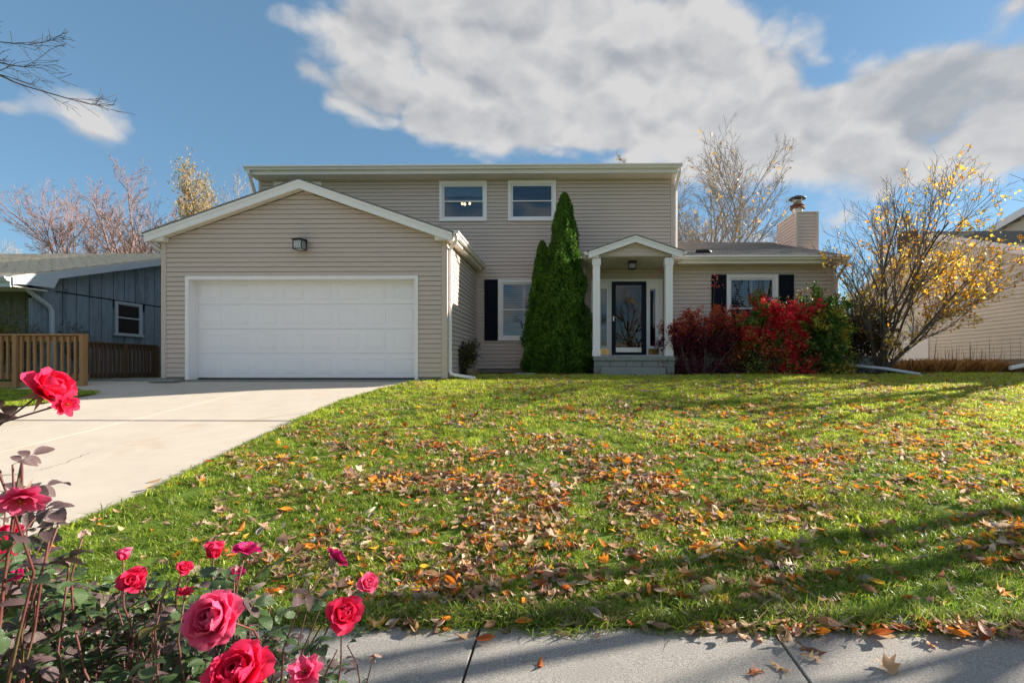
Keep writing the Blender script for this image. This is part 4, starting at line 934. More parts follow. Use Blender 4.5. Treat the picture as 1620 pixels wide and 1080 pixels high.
# chain-link behind
cl = empty('chain_link_fence', (-11.2, 13.4, 1.05), 'low grey chain-link fence glimpsed under the dark railing', 'fence')
mb = MB(); L = 2.6
for i in range(40):
    x = i * L / 40
    for s in (1, -1):
        z0_, x0_ = (0, x); x1_ = x + s * .9
        t = min(1, (L - x) / .9 if s > 0 else x / .9) if .9 else 1
        mb.tube([(x, 0, 0), (x + s * .9 * t, 0, .9 * t)], .003, 3, cap=False)
mb.obj('mesh_wire', M['metal'], cl)
MB().tube([(0, 0, .9), (L, 0, .9)], .02, 6).obj('rail', M['metal'], cl)
for x in (0, L): MB().tube([(x, 0, -.1), (x, 0, .95)], .025, 6).obj('post', M['metal'], cl)
# stepping stones
s_ = empty('paving_stone', (XW(262, 10.75), 10.72, ZW(262, 602, 10.72) - .03), 'thin concrete paver lying at the left foot of the garage wall', 'paving stone')
MB().box(-.28, .28, -.12, .14, 0, .055).obj('slab', M['stepstone'], s_, bevel=.01)
s_ = link('paving_stone', MB().box(-.26, .26, -.12, .12, -.02, .025).mesh('stone', M['stepstone'], bevel=.012), None, loc=(XW(831, 12.35), 12.35, gz(12.35) + .03), label='flat grey stone in the grass below the evergreens', cat='paving stone')

# ------------------------------------------------------------------ neighbour on the right
RX = 13.5
def yatr(px): return RX / ((px - PX) / F * math.cos(YAW) - math.sin(YAW)) * ((px - PX) / F * math.sin(YAW) + math.cos(YAW))
rb = empty('neighbour_house', (RX + 4, 18, 1.1), 'pale beige-sided house behind the yellow-leaved tree on the right', 'house')
ya, yb, yc = 13.2, 18.6, yatr(1351)
zA = lambda y: ZW(1544, 378.5, yatr(1544)) - .16 - .38 * (yatr(1544) - y) if y < yb else ZW(1544, 378.5, yatr(1544)) - .16 - .38 * (yatr(1544) - yb) - .36 * (y - yb)
peak = zA(yb); sb = 1.63
rw = MB().extr([(RX + .02, ya, .6), (RX + .02, yc, .6), (RX + .02, yc, zA(yc)), (RX + .02, yb, peak), (RX + .02, ya, zA(ya))], (.1, 0, 0)).obj('wall', M['nbsiding'], rb)
z = sb; bh2 = .122
wdoor = (yatr(1460), yatr(1436), ZW(1448, 590, yatr(1448)), ZW(1448, 540, yatr(1448)))
while z < peak - .1:
    def rg(z):
        a = ya if z < zA(ya) else ya + (z - zA(ya)) / .38
        b = yc if z < zA(yc) else yb + (peak - z) / .36
        return a, b
    a0_, b0_ = rg(z); a1_, b1_ = rg(min(z + bh2, peak)); a1_ = min(a1_, b1_)
    MB().hexa([(RX - .006, a0_, z + .012), (RX + .019, a0_, z + .012), (RX + .019, b0_, z + .012), (RX - .006, b0_, z + .012), (RX + .014, a1_, z + bh2), (RX + .019, a1_, z + bh2), (RX + .019, b1_, z + bh2), (RX + .014, b1_, z + bh2)]).obj('siding_board', M['nbsiding'], rw)
    z += bh2
MB().box(RX + .01, RX + .11, ya, yc, .6, sb - .002).obj('foundation', M['foundation'], rb)
def slope(y0, y1, x0, x1, up, th, name, mat):
    z0_, z1_ = zA(y0) + up, zA(y1) + up
    return MB().hexa([(x0, y0, z0_ - th), (x1, y0, z0_ - th), (x1, y1, z1_ - th), (x0, y1, z1_ - th), (x0, y0, z0_), (x1, y0, z0_), (x1, y1, z1_), (x0, y1, z1_)]).obj(name, mat, rb)
slope(ya - .5, yb - .001, RX - .33, RX + 14, .22, .04, 'roof', M['shingle']); slope(yb + .001, yc + .5, RX - .33, RX + 14, .22, .04, 'roof', M['shingle'])
slope(ya - .5, yb - .001, RX - .36, RX - .331, .20, .24, 'rake_board', M['white']); slope(yb + .001, yc + .5, RX - .36, RX - .331, .20, .24, 'rake_board', M['white'])
slope(ya - .5, yb - .001, RX - .33, RX + .0, .0, .015, 'soffit', M['cream']); slope(yb + .001, yc + .5, RX - .33, RX + .0, .0, .015, 'soffit', M['cream'])
shingles(rb, RX - .3, RX + 5, ya - .5, yb, lambda y: zA(y) + .22, .38, M['shingle'])
# utility meter and side door
my = yatr(1447)
MB().box(RX - .12, RX - .001, my - .16, my + .16, ZW(1447, 532, my), ZW(1447, 515, my)).obj('meter_box', M['metal'], rb, bevel=.01)
MB().box(RX - .04, RX - .001, yatr(1470), yatr(1428), 1.3, ZW(1447, 535, my) - .02).obj('side_door', M['white'], rb)
# taller gable further right
TX = 17.5; ty0, ty1 = TX / ((1620 - 902) / F), TX / ((1500 - 902) / F)
tz = lambda px, py: EYE + (582 - py) / F * (TX / ((px - 902) / F))
yq = lambda px: TX / ((px - 902) / F)
za_, zb_ = tz(1577, 368), tz(1620, 344); sl2 = (zb_ - za_) / (yq(1620) - yq(1577))   # rises towards the camera
yf = yq(1700); zf_ = za_ + sl2 * (yf - yq(1577)); yl = yq(1550); zl_ = za_ + sl2 * (yl - yq(1577))
up = MB().extr([(TX, yf, 4), (TX, yl, 4), (TX, yl, zl_), (TX, yf, zf_)], (.1, 0, 0)).obj('upper_gable', M['nbsiding'], rb)
z = 5.5
while z < zf_:
    b = yl if z < zl_ else yf + (zf_ - z) / (-sl2) 
    if b > yf + .2: MB().hexa([(TX - .012, yf, z), (TX - .001, yf, z), (TX - .001, b, z), (TX - .012, b, z), (TX - .003, yf, z + .12), (TX - .001, yf, z + .12), (TX - .001, b, z + .12), (TX - .003, b, z + .12)]).obj('siding_board', M['nbsiding'], up)
    z += .122
MB().hexa([(TX - .34, yf, zf_ - .02), (TX - .31, yf, zf_ - .02), (TX - .31, yl, zl_ - .02), (TX - .34, yl, zl_ - .02), (TX - .34, yf, zf_ + .25), (TX - .31, yf, zf_ + .25), (TX - .31, yl, zl_ + .25), (TX - .34, yl, zl_ + .25)]).obj('rake_board', M['white'], rb)
MB().hexa([(TX - .31, yf, zf_ + .24), (TX + 6, yf, zf_ + .24), (TX + 6, yl, zl_ + .24), (TX - .31, yl, zl_ + .24), (TX - .31, yf, zf_ + .28), (TX + 6, yf, zf_ + .28), (TX + 6, yl, zl_ + .28), (TX - .31, yl, zl_ + .28)]).obj('roof', M['shingle'], rb)
# brick chimney
by = 20.5; b0, b1 = XW(1434, by), XW(1452, by); bz1 = ZW(1443, 364, by)
bc = MB().box(b0 + .01, b1 - .01, by + .01, by + .6, 4.5, bz1 - .06).obj('brick_chimney', M['caulk'], rb)
bm_ = MB().box(0, .19, -.0, .02, 0, .06).mesh('brick', M['brick'])
z = bz1 - 1.3; k = 0
while z < bz1 - .1:
    x = b0 - (.1 if k % 2 else 0)
    while x < b1 - .05:
        w_ = min(x + .19, b1) - max(x, b0)
        if w_ > .04: link('brick', bm_, bc, loc=(max(x, b0), by - .008, z), scl=(w_ / .19, 1, 1))
        x += .2
    z += .07; k += 1
MB().box(b0 - .03, b1 + .03, by - .03, by + .64, bz1 - .06, bz1).obj('chimney_cap', M['stepstone'], rb)
rin = Matrix.Translation(-rb.location)
for o in rb.children: o.matrix_parent_inverse = rin
# air conditioner, loose drain pipes
ac = empty('air_conditioner', (XW(1378, 13.6), 13.9, gz(13.9)), 'grey air-conditioning unit half hidden behind the multi-stemmed tree', 'air conditioner')
MB().box(-.33, .33, -.3, .3, .0, .06).obj('base', M['metal'], ac)
mb = MB()
for k in range(12): mb.box(-.32, .32, -.3 + 0, -.285, .08 + k * .03, .095 + k * .03).box(.305, .32, -.284, .284, .08 + k * .03, .095 + k * .03).box(-.32, -.305, -.284, .284, .08 + k * .03, .095 + k * .03)
mb.obj('grille', M['metal'], ac); MB().box(-.28, .28, -.26, .26, .06, .45).obj('coil', M['black'], ac); MB().box(-.34, .34, -.31, .31, .45, .49).obj('lid', M['metal'], ac, bevel=.01)
p0 = W(1337, 576.5, 12.9); p1 = W(1400, 583, 12.5); p2 = W(1456, 592, 12.1)
mb = MB().tube([p0, p1, p2], .04, 10); o = mb.obj('drain_pipe', M['shadetrim'], None, smooth=True, label='long white drain pipe lying on the grass at the foot of the multi-stemmed tree', cat='pipe')
p0 = W(1598, 582, 13.0); p1 = W(1660, 570, 13.1)
rpipe([p0, p1], .05, .04, 'drain_pipe', M['white'], None); bpy.context.view_layer.update()
o = bpy.data.objects['drain_pipe.001'] if 'drain_pipe.001' in bpy.data.objects else None
if o: setp(o, 'short square white downspout end at the right edge above the grass', 'pipe')

# ------------------------------------------------------------------ trees
def grow(paths, tips, p, d, L, r, lvl, maxl, R, par):
    n = par.get('seg', 6) if lvl < 2 else 4
    pts = [p.copy()]; rad = [r]; q = p.copy(); dd = d.copy()
    wig = par['wig']; rend = r * (.25 if lvl == maxl else .45)
    for i in range(n):
        dd = (dd + Vector((R.uniform(-1, 1), R.uniform(-1, 1), R.uniform(-.6, .8))) * wig + Vector((0, 0, par['up'][min(lvl, len(par['up']) - 1)]))).normalized()
        q = q + dd * (L / n); pts.append(q.copy()); rad.append(max(r + (rend - r) * (i + 1) / n, par['rmin']))
    paths.append((pts, rad, lvl))
    if lvl >= maxl: tips.append((q.copy(), dd.copy(), pts)); return
    k = par['kids'][lvl]
    for j in range(k):
        t = par['t0'][min(lvl, len(par['t0']) - 1)]; t = t + (1 - t) * (j + R.random()) / k
        i = min(int(t * n), n - 1); f = t * n - i; base = pts[i].lerp(pts[i + 1], f)
        ax = (pts[i + 1] - pts[i]).normalized(); o = ax.orthogonal(); o.rotate(Quaternion(ax, R.uniform(0, 2 * pi)))
        ang = par['ang'][min(lvl, len(par['ang']) - 1)] * R.uniform(.7, 1.25)
        nd = (ax * math.cos(ang) + o.normalized() * math.sin(ang)).normalized()
        cr = max((rad[i] + (rad[i + 1] - rad[i]) * f) * R.uniform(.5, .72), par['rmin'])
        grow(paths, tips, base, nd, L * par['len'][min(lvl, len(par['len']) - 1)] * R.uniform(.7, 1.15) * (1.15 - .4 * t), cr, lvl + 1, maxl, R, par)
def paths_mesh(name, paths, mat, sides=(8, 6, 4, 3, 3, 3)):
    V = []; Fa = []; b = 0
    for pts, rad, lvl in paths:
        n = sides[min(lvl, 5)]; m = len(pts); up = None
        cs = [(math.cos(2 * pi * k / n), math.sin(2 * pi * k / n)) for k in range(n)]
        for i in range(m):
            t = (pts[min(i + 1, m - 1)] - pts[max(i - 1, 0)]).normalized()
            if up is None: up = t.orthogonal().normalized()
            a = (up - t * up.dot(t)); a = a.normalized() if a.length > 1e-6 else t.orthogonal().normalized(); up = a; c = t.cross(a)
            for x, y_ in cs:
                v = pts[i] + (a * x + c * y_) * rad[i]; V.append((v.x, v.y, v.z))
        for i in range(m - 1):
            for k in range(n): Fa.append((b + i * n + k, b + i * n + (k + 1) % n, b + (i + 1) * n + (k + 1) % n, b + (i + 1) * n + k))
        b += n * m
    return fast_mesh(name, V, Fa, mat, smooth=True)
def leaves_mesh(name, P, N, S, Cc, mat, seed=1, asp=.55, fold=.25):
    """folded diamond leaves: P positions, N directions of the midrib, S sizes, Cc colours"""
    r = np.random.default_rng(seed); n = len(P); P = np.asarray(P, float); N = np.asarray(N, float); N /= np.linalg.norm(N, axis=1)[:, None] + 1e-9
    rnd = r.normal(size=(n, 3)); T = np.cross(N, rnd); T /= np.linalg.norm(T, axis=1)[:, None] + 1e-9; B = np.cross(N, T)
    S = np.asarray(S, float)[:, None]
    v0 = P; v2 = P + N * S; mid_ = P + N * S * .5
    v1 = mid_ + T * S * asp * .5 + B * S * fold * .3; v3 = mid_ - T * S * asp * .5 + B * S * fold * .3
    V = np.stack([v0, v1, v2, v3], 1).reshape(-1, 3); i = np.arange(n)[:, None] * 4
    Fa = np.concatenate([i + np.array([[0, 1, 2]]), i + np.array([[0, 2, 3]])], 0)
    C4 = np.repeat(np.asarray(Cc, float), 4, axis=0)
    return fast_mesh(name, V, Fa, mat, C4)
def pick(cols, n, r, var=.15):
    cols = np.array(cols); c = cols[r.integers(len(cols), size=n)] * r.uniform(1 - var, 1 + var, size=(n, 1)); return c
def tree(label, loc, H_, r0, seed, par, maxl, mat, leaf=None, group=None, name='bare_tree', stems=1, lean=.5, first=None, rz=0):
    R = random.Random(seed); paths = []; tips = []
    for s in range(stems):
        if stems == 1: d = Vector((R.uniform(-.08, .08), R.uniform(-.08, .08), 1)).normalized(); L = H_ * par.get('trunk', .55); p = Vector((0, 0, -.15))
        else:
            a = 2 * pi * (s + R.uniform(-.3, .3)) / stems; ln_ = lean * R.uniform(.55, 1.15); d = Vector((math.cos(a) * ln_, math.sin(a) * ln_, 1)).normalized(); L = H_ * par.get('trunk', .6) * R.uniform(.8, 1.1); p = Vector((math.cos(a) * r0 * 1.3, math.sin(a) * r0 * 1.3, -.1))
        grow(paths, tips, p, d, L, r0, 0, maxl, R, par)
    root = empty(name, loc, label, 'tree', group, rz)
    tr_ = [p for p in paths if p[2] == 0]; br = [p for p in paths if p[2] > 0]
    link('trunk', paths_mesh('trunk', tr_, M['bark'] if mat in ('bark', 'barkgrey') else M[mat]), root)
    link('crown', paths_mesh('crown', br, M[mat]), root)
    if leaf:
        r = np.random.default_rng(seed); P = []; N = []; S = []
        for q, dd, pts in tips:
            if leaf.get('mask') and not leaf['mask'](q, r): continue
            for k in range(r.poisson(leaf['n'])):
                c = pts[r.integers(1, len(pts))]; P.append(np.array(c) + r.normal(size=3) * leaf.get('spread', .05)); N.append(np.array(dd) + r.normal(size=3) * .8 + np.array([0, 0, leaf.get('droop', -.3)])); S.append(leaf['size'] * r.uniform(.6, 1.25))
        if P: link('foliage', leaves_mesh('foliage', P, N, S, pick(leaf['cols'], len(P), r), M['leafcol'], seed, leaf.get('asp', .6)), root, kind='stuff')
    return root
def par(**k):
    d = dict(wig=.14, up=[.05, .06, .05], kids=[7, 6, 5, 4], t0=[.35, .2, .15], ang=[.75, .7, .65], len=[.5, .5, .5], rmin=.004, trunk=.6); d.update(k); return d
# behind, left
tree('pinkish bare spreading tree rising behind the blue-grey house roof', (XW(165, 30), 30, 1), 16.5, .13, 11, par(rmin=.007, kids=[10, 9, 6, 5], ang=[.62, .6, .6], len=[.55, .5, .5], up=[.03, .05, .04], trunk=.5), 4, 'barkpink', stems=3, lean=.42, group=None)
tree('second pinkish bare tree beside the garage roof on the left', (XW(238, 29), 29, 1), 12.8, .10, 12, par(rmin=.007, kids=[9, 8, 6, 5], ang=[.6, .6, .6], len=[.55, .5, .5], trunk=.5), 4, 'barkpink', stems=2, lean=.3)
tree('faint distant bare tree at the far left over the roof', (XW(35, 44), 44, 1), 18.5, .15, 13, par(rmin=.013, kids=[8, 7, 5], trunk=.5), 3, 'barklight', stems=2, lean=.4)
tree('tall golden-tan tree with upswept plumes behind the garage roof', (XW(284, 27), 27, 1), 10.4, .17, 14, par(rmin=.009, kids=[14, 8, 6], ang=[.45, .45, .5], len=[.34, .45, .5], up=[.12, .12, .08], trunk=.95, t0=[.3, .2, .1]), 3, 'barklight',
     leaf=dict(n=8, size=.2, cols=[(.42, .30, .13), (.36, .28, .12), (.5, .33, .16), (.22, .2, .08)], asp=.3, spread=.22, droop=.4), name='golden_tree')
tree('slender bare tree between the golden tree and the upper storey', (XW(358, 28), 28, 1), 11.0, .08, 15, par(rmin=.010, kids=[9, 8, 6], ang=[.55, .6, .6], len=[.5, .5, .5], trunk=.75), 3, 'barklight')
# behind, right
tree('large bare multi-stemmed tree behind the wing roof', (XW(1118, 26), 26, 1), 13.0, .10, 27, par(rmin=.0065, kids=[9, 7, 5, 3], ang=[.6, .6, .6], len=[.5, .5, .5], up=[.0, .02, .03], trunk=.70, t0=[.3, .2, .15], wig=.09), 4, 'barklight', stems=8, lean=.42,
     leaf=dict(n=.10, size=.2, cols=[(.6, .35, .1), (.55, .4, .2)]))
tree('bare tree with some orange leaves behind the right end of the upper storey', (XW(1072, 24), 24, 1), 9.6, .09, 22, par(rmin=.006, kids=[7, 6, 6], ang=[.5, .55, .6], len=[.5, .5, .5], trunk=.7), 3, 'barkgrey', stems=3, lean=.3,
     leaf=dict(n=1.1, size=.17, cols=[(.6, .33, .12), (.62, .42, .22), (.5, .25, .1)]))
# off-frame street trees: their shadows lie over lawn and sidewalk, their reflections in the glass
big = par(rmin=.006, kids=[8, 7, 6, 4], ang=[.75, .65, .6], len=[.52, .52, .5], up=[.04, .05, .03], trunk=.6, t0=[.3, .25, .15], wig=.12)
G_ = 'street trees outside the frame'
tA = tree('bare street tree standing right of the lawn, outside the frame', (8.5, 5.3, .3), 8.6, .13, 31, dict(big, up=[.05, .09, .06], ang=[.5, .5, .5], kids=[3, 3, 2], t0=[.55, .3, .2]), 3, 'bark', stems=4, lean=.24)
tB = tree('bare tree in the right side yard with twigs reaching into the sky at the edge', (14.5, 12.2, 1.0), 9.5, .19, 32, big, 3, 'bark')
tC = tree('bare tree beyond the lawn to the right, casting long shadows', (13.3, 7.3, .6), 9.2, .16, 33, dict(big, kids=[5, 4, 4], t0=[.45, .3, .2]), 3, 'bark')
# left-hand tree whose low branch reaches into the upper left corner
R = random.Random(41); paths = []; tips = []
paths.append(([Vector((0, 0, -.2)), Vector((.05, .1, 2)), Vector((-.05, .1, 4)), Vector((0, 0, 6)), Vector((.1, 0, 8))], [.2, .17, .14, .09, .03], 0))
bp = par(rmin=.0022, kids=[7, 6, 5], ang=[.55, .55, .6], len=[.45, .5, .5], up=[-.02, .0, .0], wig=.12, t0=[.45, .2, .1], seg=7)
TL = Vector((-8.6, 5.6, .2))
for (pa, pb, rr) in (((-120, 60), (145, 165), .010), ((-110, 50), (62, 105), .008), ((-100, 40), (70, 66), .005)):
    A = W(*pa, 5.4) - TL; B = W(*pb, 5.3) - TL; st_ = Vector((0, 0, 3.8)); m1 = A
    paths.append(([st_, st_.lerp(m1, .5) + Vector((0, 0, .3)), m1], [rr * 2.2, rr * 1.6, rr * 1.1], 1))
    pts = [A.lerp(B, t) + Vector((0, 0, -.10 * math.sin(t * pi) + R.uniform(-.02, .02))) for t in np.linspace(0, 1, 8)]
    rad = [rr * (1 - .8 * t) + .002 for t in np.linspace(0, 1, 8)]; paths.append((pts, rad, 1))
    for k in range(9):
        i = R.randint(3, 7); o_ = (B - A).normalized(); n_ = Vector((R.uniform(-.3, .3), R.uniform(-.5, .5), R.uniform(-.7, .7)))
        grow(paths, tips, pts[i], (o_ + n_ * .8).normalized(), R.uniform(.2, .5), rad[i] * .6, 2, 3, R, bp)
for k in range(9):
    a = R.uniform(1.8, 4.6); grow(paths, tips, Vector((0, 0, R.uniform(3, 7.5))), Vector((math.cos(a), math.sin(a), .8)).normalized(), R.uniform(1.6, 2.6), .05, 1, 3, R, dict(bp, up=[.04, .04, .04]))
tl = empty('bare_tree', TL, 'bare tree at the left whose thin branches reach into the upper left sky', 'tree')
link('trunk', paths_mesh('trunk', paths[:1], M['bark']), tl); link('crown', paths_mesh('crown', paths[1:], M['bark']), tl)
# across the street (seen only in the glass)
src = None
for i, (x, y_, s) in enumerate([(-3, -13, 1), (6, -14.5, 1.1), (1.6, -12, .95), (13, -16, 1.2)]):
    if src is None: src = tree('bare street tree across the road, mirrored in the windows', (x, y_, -.2), 9, .2, 51, big, 3, 'bark', leaf=dict(n=.5, size=.12, cols=[(.3, .16, .06), (.22, .12, .05)]), group='trees across the road')
    else:
        r_ = src.copy(); COL.objects.link(r_); r_.location = (x, y_, -.2); r_.rotation_euler.z = i * 1.9; r_.scale = (s,) * 3
        for c_ in src.children: d_ = c_.copy(); COL.objects.link(d_); d_.parent = r_

# low house across the street (seen only in the glass)
oh = empty('house', (2, -27, -.3), 'low brown house across the road, visible only as a reflection', 'house')
MB().box(-9, 9, -4, 4, 0, 2.7).obj('wall', M['brick'], oh)
MB().extr([(-9.6, 4.7, 2.6), (-9.6, 0, 4.6), (-9.6, -4.7, 2.6)], (19.2, 0, 0)).obj('roof', M['shingle'], oh)
for x in (-6, -1, 5): MB().box(x, x + 1.6, 4.0, 4.05, .8, 2.1).obj('window', M['white'], oh)
shl = None
# far hedge closing the gaps between the houses
r = np.random.default_rng(8); n = 26000
xx = r.uniform(-60, 70, n); hh = 1.9 + np.array([mnoise.noise((x * .25, 0, 2)) for x in xx]) * 1.6; P = np.stack([xx, 62 + r.normal(size=n) * 1.2, .6 + r.random(n) * hh], 1)
link('distant_hedge', leaves_mesh('distant_hedge', P, r.normal(size=(n, 3)), r.uniform(.3, .7, n), pick([(.05, .07, .02), (.12, .09, .04), (.08, .06, .03)], n, r), M['leafcol'], 4, .8), None, label='distant band of dull hedge and brush closing the gaps between the houses', cat='hedge', kind='stuff')
# the yellow-leaved multi-stemmed tree
def masky(q, r):
    u = (q.x + 8.3); z_ = q.z
    wgt = .16 + 1.1 * max(0, min(1, (q.x - .3) / 1.6)) * (1 if z_ < 3.3 else .55)
    return r.random() < wgt
R = random.Random(61); paths = []; tips = []
sp_ = par(rmin=.0034, kids=[9, 7, 5], ang=[.52, .6, .65], len=[.48, .48, .5], up=[.0, .05, .04], wig=.17, t0=[.28, .15, .1], seg=9)
SY = 13.05; SB = Vector((XW(1393, SY), SY, gz(SY)))
for (tx, ty, dy, rr) in ((1350, 345, .3, .055), (1375, 310, -.3, .05), (1418, 330, .5, .055), (1455, 322, -.4, .05), (1500, 318, .3, .05), (1535, 400, -.5, .045), (1560, 470, .4, .042), (1330, 420, -.5, .038), (1480, 370, 1.0, .045), (1400, 390, -.9, .04), (1590, 440, 1.0, .035), (1440, 520, -.8, .026), (1365, 480, .8, .03)):
    T = W(tx, ty, SY + dy) - SB; st_ = Vector((R.uniform(-.14, .14), R.uniform(-.1, .1), -.05)); L = (T - st_).length * .86
    d0 = (T - st_).normalized(); d0 = (d0 + Vector((0, 0, .25))).normalized()
    n0 = len(paths); k = dict(sp_); k['up'] = [-.035, .05, .04]
    grow(paths, tips, st_, d0, L, rr * .72, 0, 3, R, k)
yt = empty('serviceberry_tree', SB, 'multi-stemmed small tree with scattered yellow leaves right of the house', 'tree')
link('trunk', paths_mesh('trunk', [p for p in paths if p[2] == 0], M['bark']), yt)
link('crown', paths_mesh('crown', [p for p in paths if p[2] > 0], M['barkgrey']), yt)
r = np.random.default_rng(5); P = []; N = []; S = []
for q, dd, pts in tips:
    if masky(q, r):
        for k in range(r.poisson(2.3)):
            P.append(np.array(pts[r.integers(0, len(pts))]) + r.normal(size=3) * .03); N.append(r.normal(size=3) + np.array([0, 0, -.6])); S.append(r.uniform(.06, .105))
print('yellow leaves', len(P))
link('foliage', leaves_mesh('foliage', P, N, S, pick([(.88, .52, .03), (.92, .62, .07), (.85, .42, .03), (.85, .66, .15), (.7, .28, .02)], len(P), r), M['leafcol'], 3, .75), yt, kind='stuff')

# ------------------------------------------------------------------ arborvitae
def arbor(label, px, Y, pyt, hw_px, pyb, seed, n):
    r = np.random.default_rng(seed); x0 = XW(px, Y); zb_, zt_ = gz(Y) - .02, ZW(px, pyt, Y); Hh = zt_ - zb_; R0 = hw_px / (F / Y)
    def prof(t): return R0 * (np.where(t < .12, .88 + .12 * np.sin(t / .12 * pi / 2), 1.0) * np.clip(1 - t, 0, 1) ** .62 * 1.0)
    t = r.random(n) ** 1.15; a = r.uniform(0, 2 * pi, n)
    lump = np.array([mnoise.noise((math.cos(q) * 2.2 + seed, math.sin(q) * 2.2, tt * 9)) for q, tt in zip(a, t)]) + .5 * np.array([mnoise.noise((math.cos(q) * 7 + seed, math.sin(q) * 7, tt * 28)) for q, tt in zip(a, t)])
    rad = prof(t) * (1 + .40 * lump) * (.74 + .26 * np.sqrt(r.random(n)) + .10 * (r.random(n) > .97)) + .012
    P = np.stack([rad * np.cos(a), rad * np.sin(a), t * Hh], 1)
    out = np.stack([np.cos(a), np.sin(a), np.zeros(n)], 1)
    N = out * .55 + np.array([0, 0, .95]) + r.normal(size=(n, 3)) * .32
    S = r.uniform(.05, .105, n) * (1 - .3 * t)
    base = pick([(.07, .18, .024), (.10, .22, .03), (.05, .13, .018), (.18, .29, .04)], n, r, .2)
    base *= (1 + .2 * lump)[:, None]  # shade in the crown's hollows put into the spray colour
    root = empty('arborvitae', (x0, Y, zb_), label, 'evergreen')
    # sprays: three-fingered flat fans
    V = []; Fa = []; C = []
    N /= np.linalg.norm(N, axis=1)[:, None]; T = np.cross(N, out + r.normal(size=(n, 3)) * .5); T /= np.linalg.norm(T, axis=1)[:, None] + 1e-9
    S_ = S[:, None]; p = P
    pts = [p, p + N * S_ * .45 + T * S_ * .16, p + N * S_ * .8 + T * S_ * .42, p + N * S_ * .62 + T * S_ * .04, p + N * S_ * 1.1, p + N * S_ * .62 - T * S_ * .04, p + N * S_ * .8 - T * S_ * .42, p + N * S_ * .45 - T * S_ * .16]
    V = np.stack(pts, 1).reshape(-1, 3); i = np.arange(n)[:, None] * 8
    Fa = np.concatenate([i + np.array([[0, 1, 2]]), i + np.array([[0, 2, 3]]), i + np.array([[0, 3, 4]]), i + np.array([[0, 4, 5]]), i + np.array([[0, 5, 6]]), i + np.array([[0, 6, 7]])], 0)
    link('foliage', fast_mesh('foliage', V, Fa, M['leafdense'], np.repeat(np.clip(base, .004, 1), 8, 0)), root, kind='stuff')
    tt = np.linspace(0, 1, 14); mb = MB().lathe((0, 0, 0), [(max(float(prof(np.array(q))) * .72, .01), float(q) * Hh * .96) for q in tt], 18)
    mb.obj('shade_core', M['innergreen'], root)  # solid dark core stands in for the shade inside the crown
    MB().tube([(0, 0, -.1), (0, 0, Hh * .8)], [.06, .01], 7).obj('trunk', M['bark'], root)
M['innergreen'] = pmat('crown_shade', (.012, .022, .007), 1, .5, 14, 1, 50, .1)  # near-black green painted as the shade behind the sprays
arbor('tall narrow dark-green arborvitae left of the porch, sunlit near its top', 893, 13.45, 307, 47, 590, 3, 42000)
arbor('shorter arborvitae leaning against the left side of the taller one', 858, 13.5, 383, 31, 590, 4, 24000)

# ------------------------------------------------------------------ shrubs
def shrub(name, label, cat, px0, px1, pyt, Y, depth, cols, nl, size, seed, topcols=None, stems=16, twig='barkgrey', asp=.66, sparse=0.0, colf=None, hz=1.0, clump=.35):
    r = np.random.default_rng(seed); R = random.Random(seed)
    x0, x1 = XW(px0, Y), XW(px1, Y); xc = (x0 + x1) / 2; hw = (x1 - x0) / 2; zb_ = gz(Y); Hh = ZW((px0 + px1) / 2, pyt, Y) - zb_
    root = empty(name, (xc, Y, zb_), label, cat)
    paths = []; tips = []
    for s in range(stems):
        a = R.uniform(0, 2 * pi); f = math.sqrt(R.random()); tx, ty = math.cos(a) * f * hw, math.sin(a) * f * depth / 2
        T = Vector((tx, ty, Hh * math.sqrt(max(0, 1 - (f * .8) ** 2)) * R.uniform(.8, 1.02))); st_ = Vector((tx * .25, ty * .25, -.05))
        grow(paths, tips, st_, ((T - st_).normalized() + Vector((0, 0, .3))).normalized(), (T - st_).length * .95, .016, 1, 3, R, par(rmin=.0028, kids=[0, 6, 5], up=[0, -.03, .02], ang=[.6, .6, .7], len=[.4, .38, .45], t0=[.3, .3, .2]))
    link('branches', paths_mesh('branches', paths, M[twig]), root)
    per = max(1, nl // max(1, len(tips))); P = []; N = []
    for q, dd, pts in tips:
        for k in range(r.poisson(per)):
            c = pts[r.integers(0, len(pts))]; P.append(np.array(c) + r.normal(size=3) * .05); N.append(np.array(dd) + r.normal(size=3) * .9)
    # fill the volume in clumps
    nf = max(3, int(nl * clump)); c = r.normal(size=(nf, 3)); c /= np.linalg.norm(c, axis=1)[:, None]; c *= r.random((nf, 1)) ** .5
    c[:, 2] = np.abs(c[:, 2]); v = c * np.array([hw, depth / 2, Hh * .93])
    keep = np.array([mnoise.noise((q[0] * 3 + seed, q[1] * 3, q[2] * 3)) > sparse - .15 for q in v], bool); v = v[keep]
    P = np.array(P) if len(P) else np.zeros((0, 3)); P = np.concatenate([P, v]); N = np.concatenate([np.array(N).reshape(-1, 3), r.normal(size=(len(v), 3)) + c[keep] * .6])
    P[:, 2] = np.maximum(P[:, 2], .03)
    C = pick(cols, len(P), r, .2)
    if colf is not None: C = colf(P, C, r, hw, Hh)
    S = r.uniform(.6, 1.2, len(P)) * size
    link('foliage', leaves_mesh('foliage', P, N, S, C, M['leafcol'], seed, asp), root, kind='stuff')
    return root
def barb(P, C, r, hw, Hh):
    top = (P[:, 2] / Hh + .15 * r.normal(size=len(P))) > .72
    C[top] = pick([(.6, .09, .04), (.7, .18, .05), (.42, .05, .04)], top.sum(), r); return C
shrub('barberry_shrub', 'dark maroon shrub with orange-red tips right of the porch column', 'shrub', 1026, 1188, 492, 12.95, 1.3, [(.12, .018, .03), (.17, .022, .045), (.09, .016, .025), (.22, .03, .07)], 17000, .062, 71, colf=barb, stems=26, clump=.30)
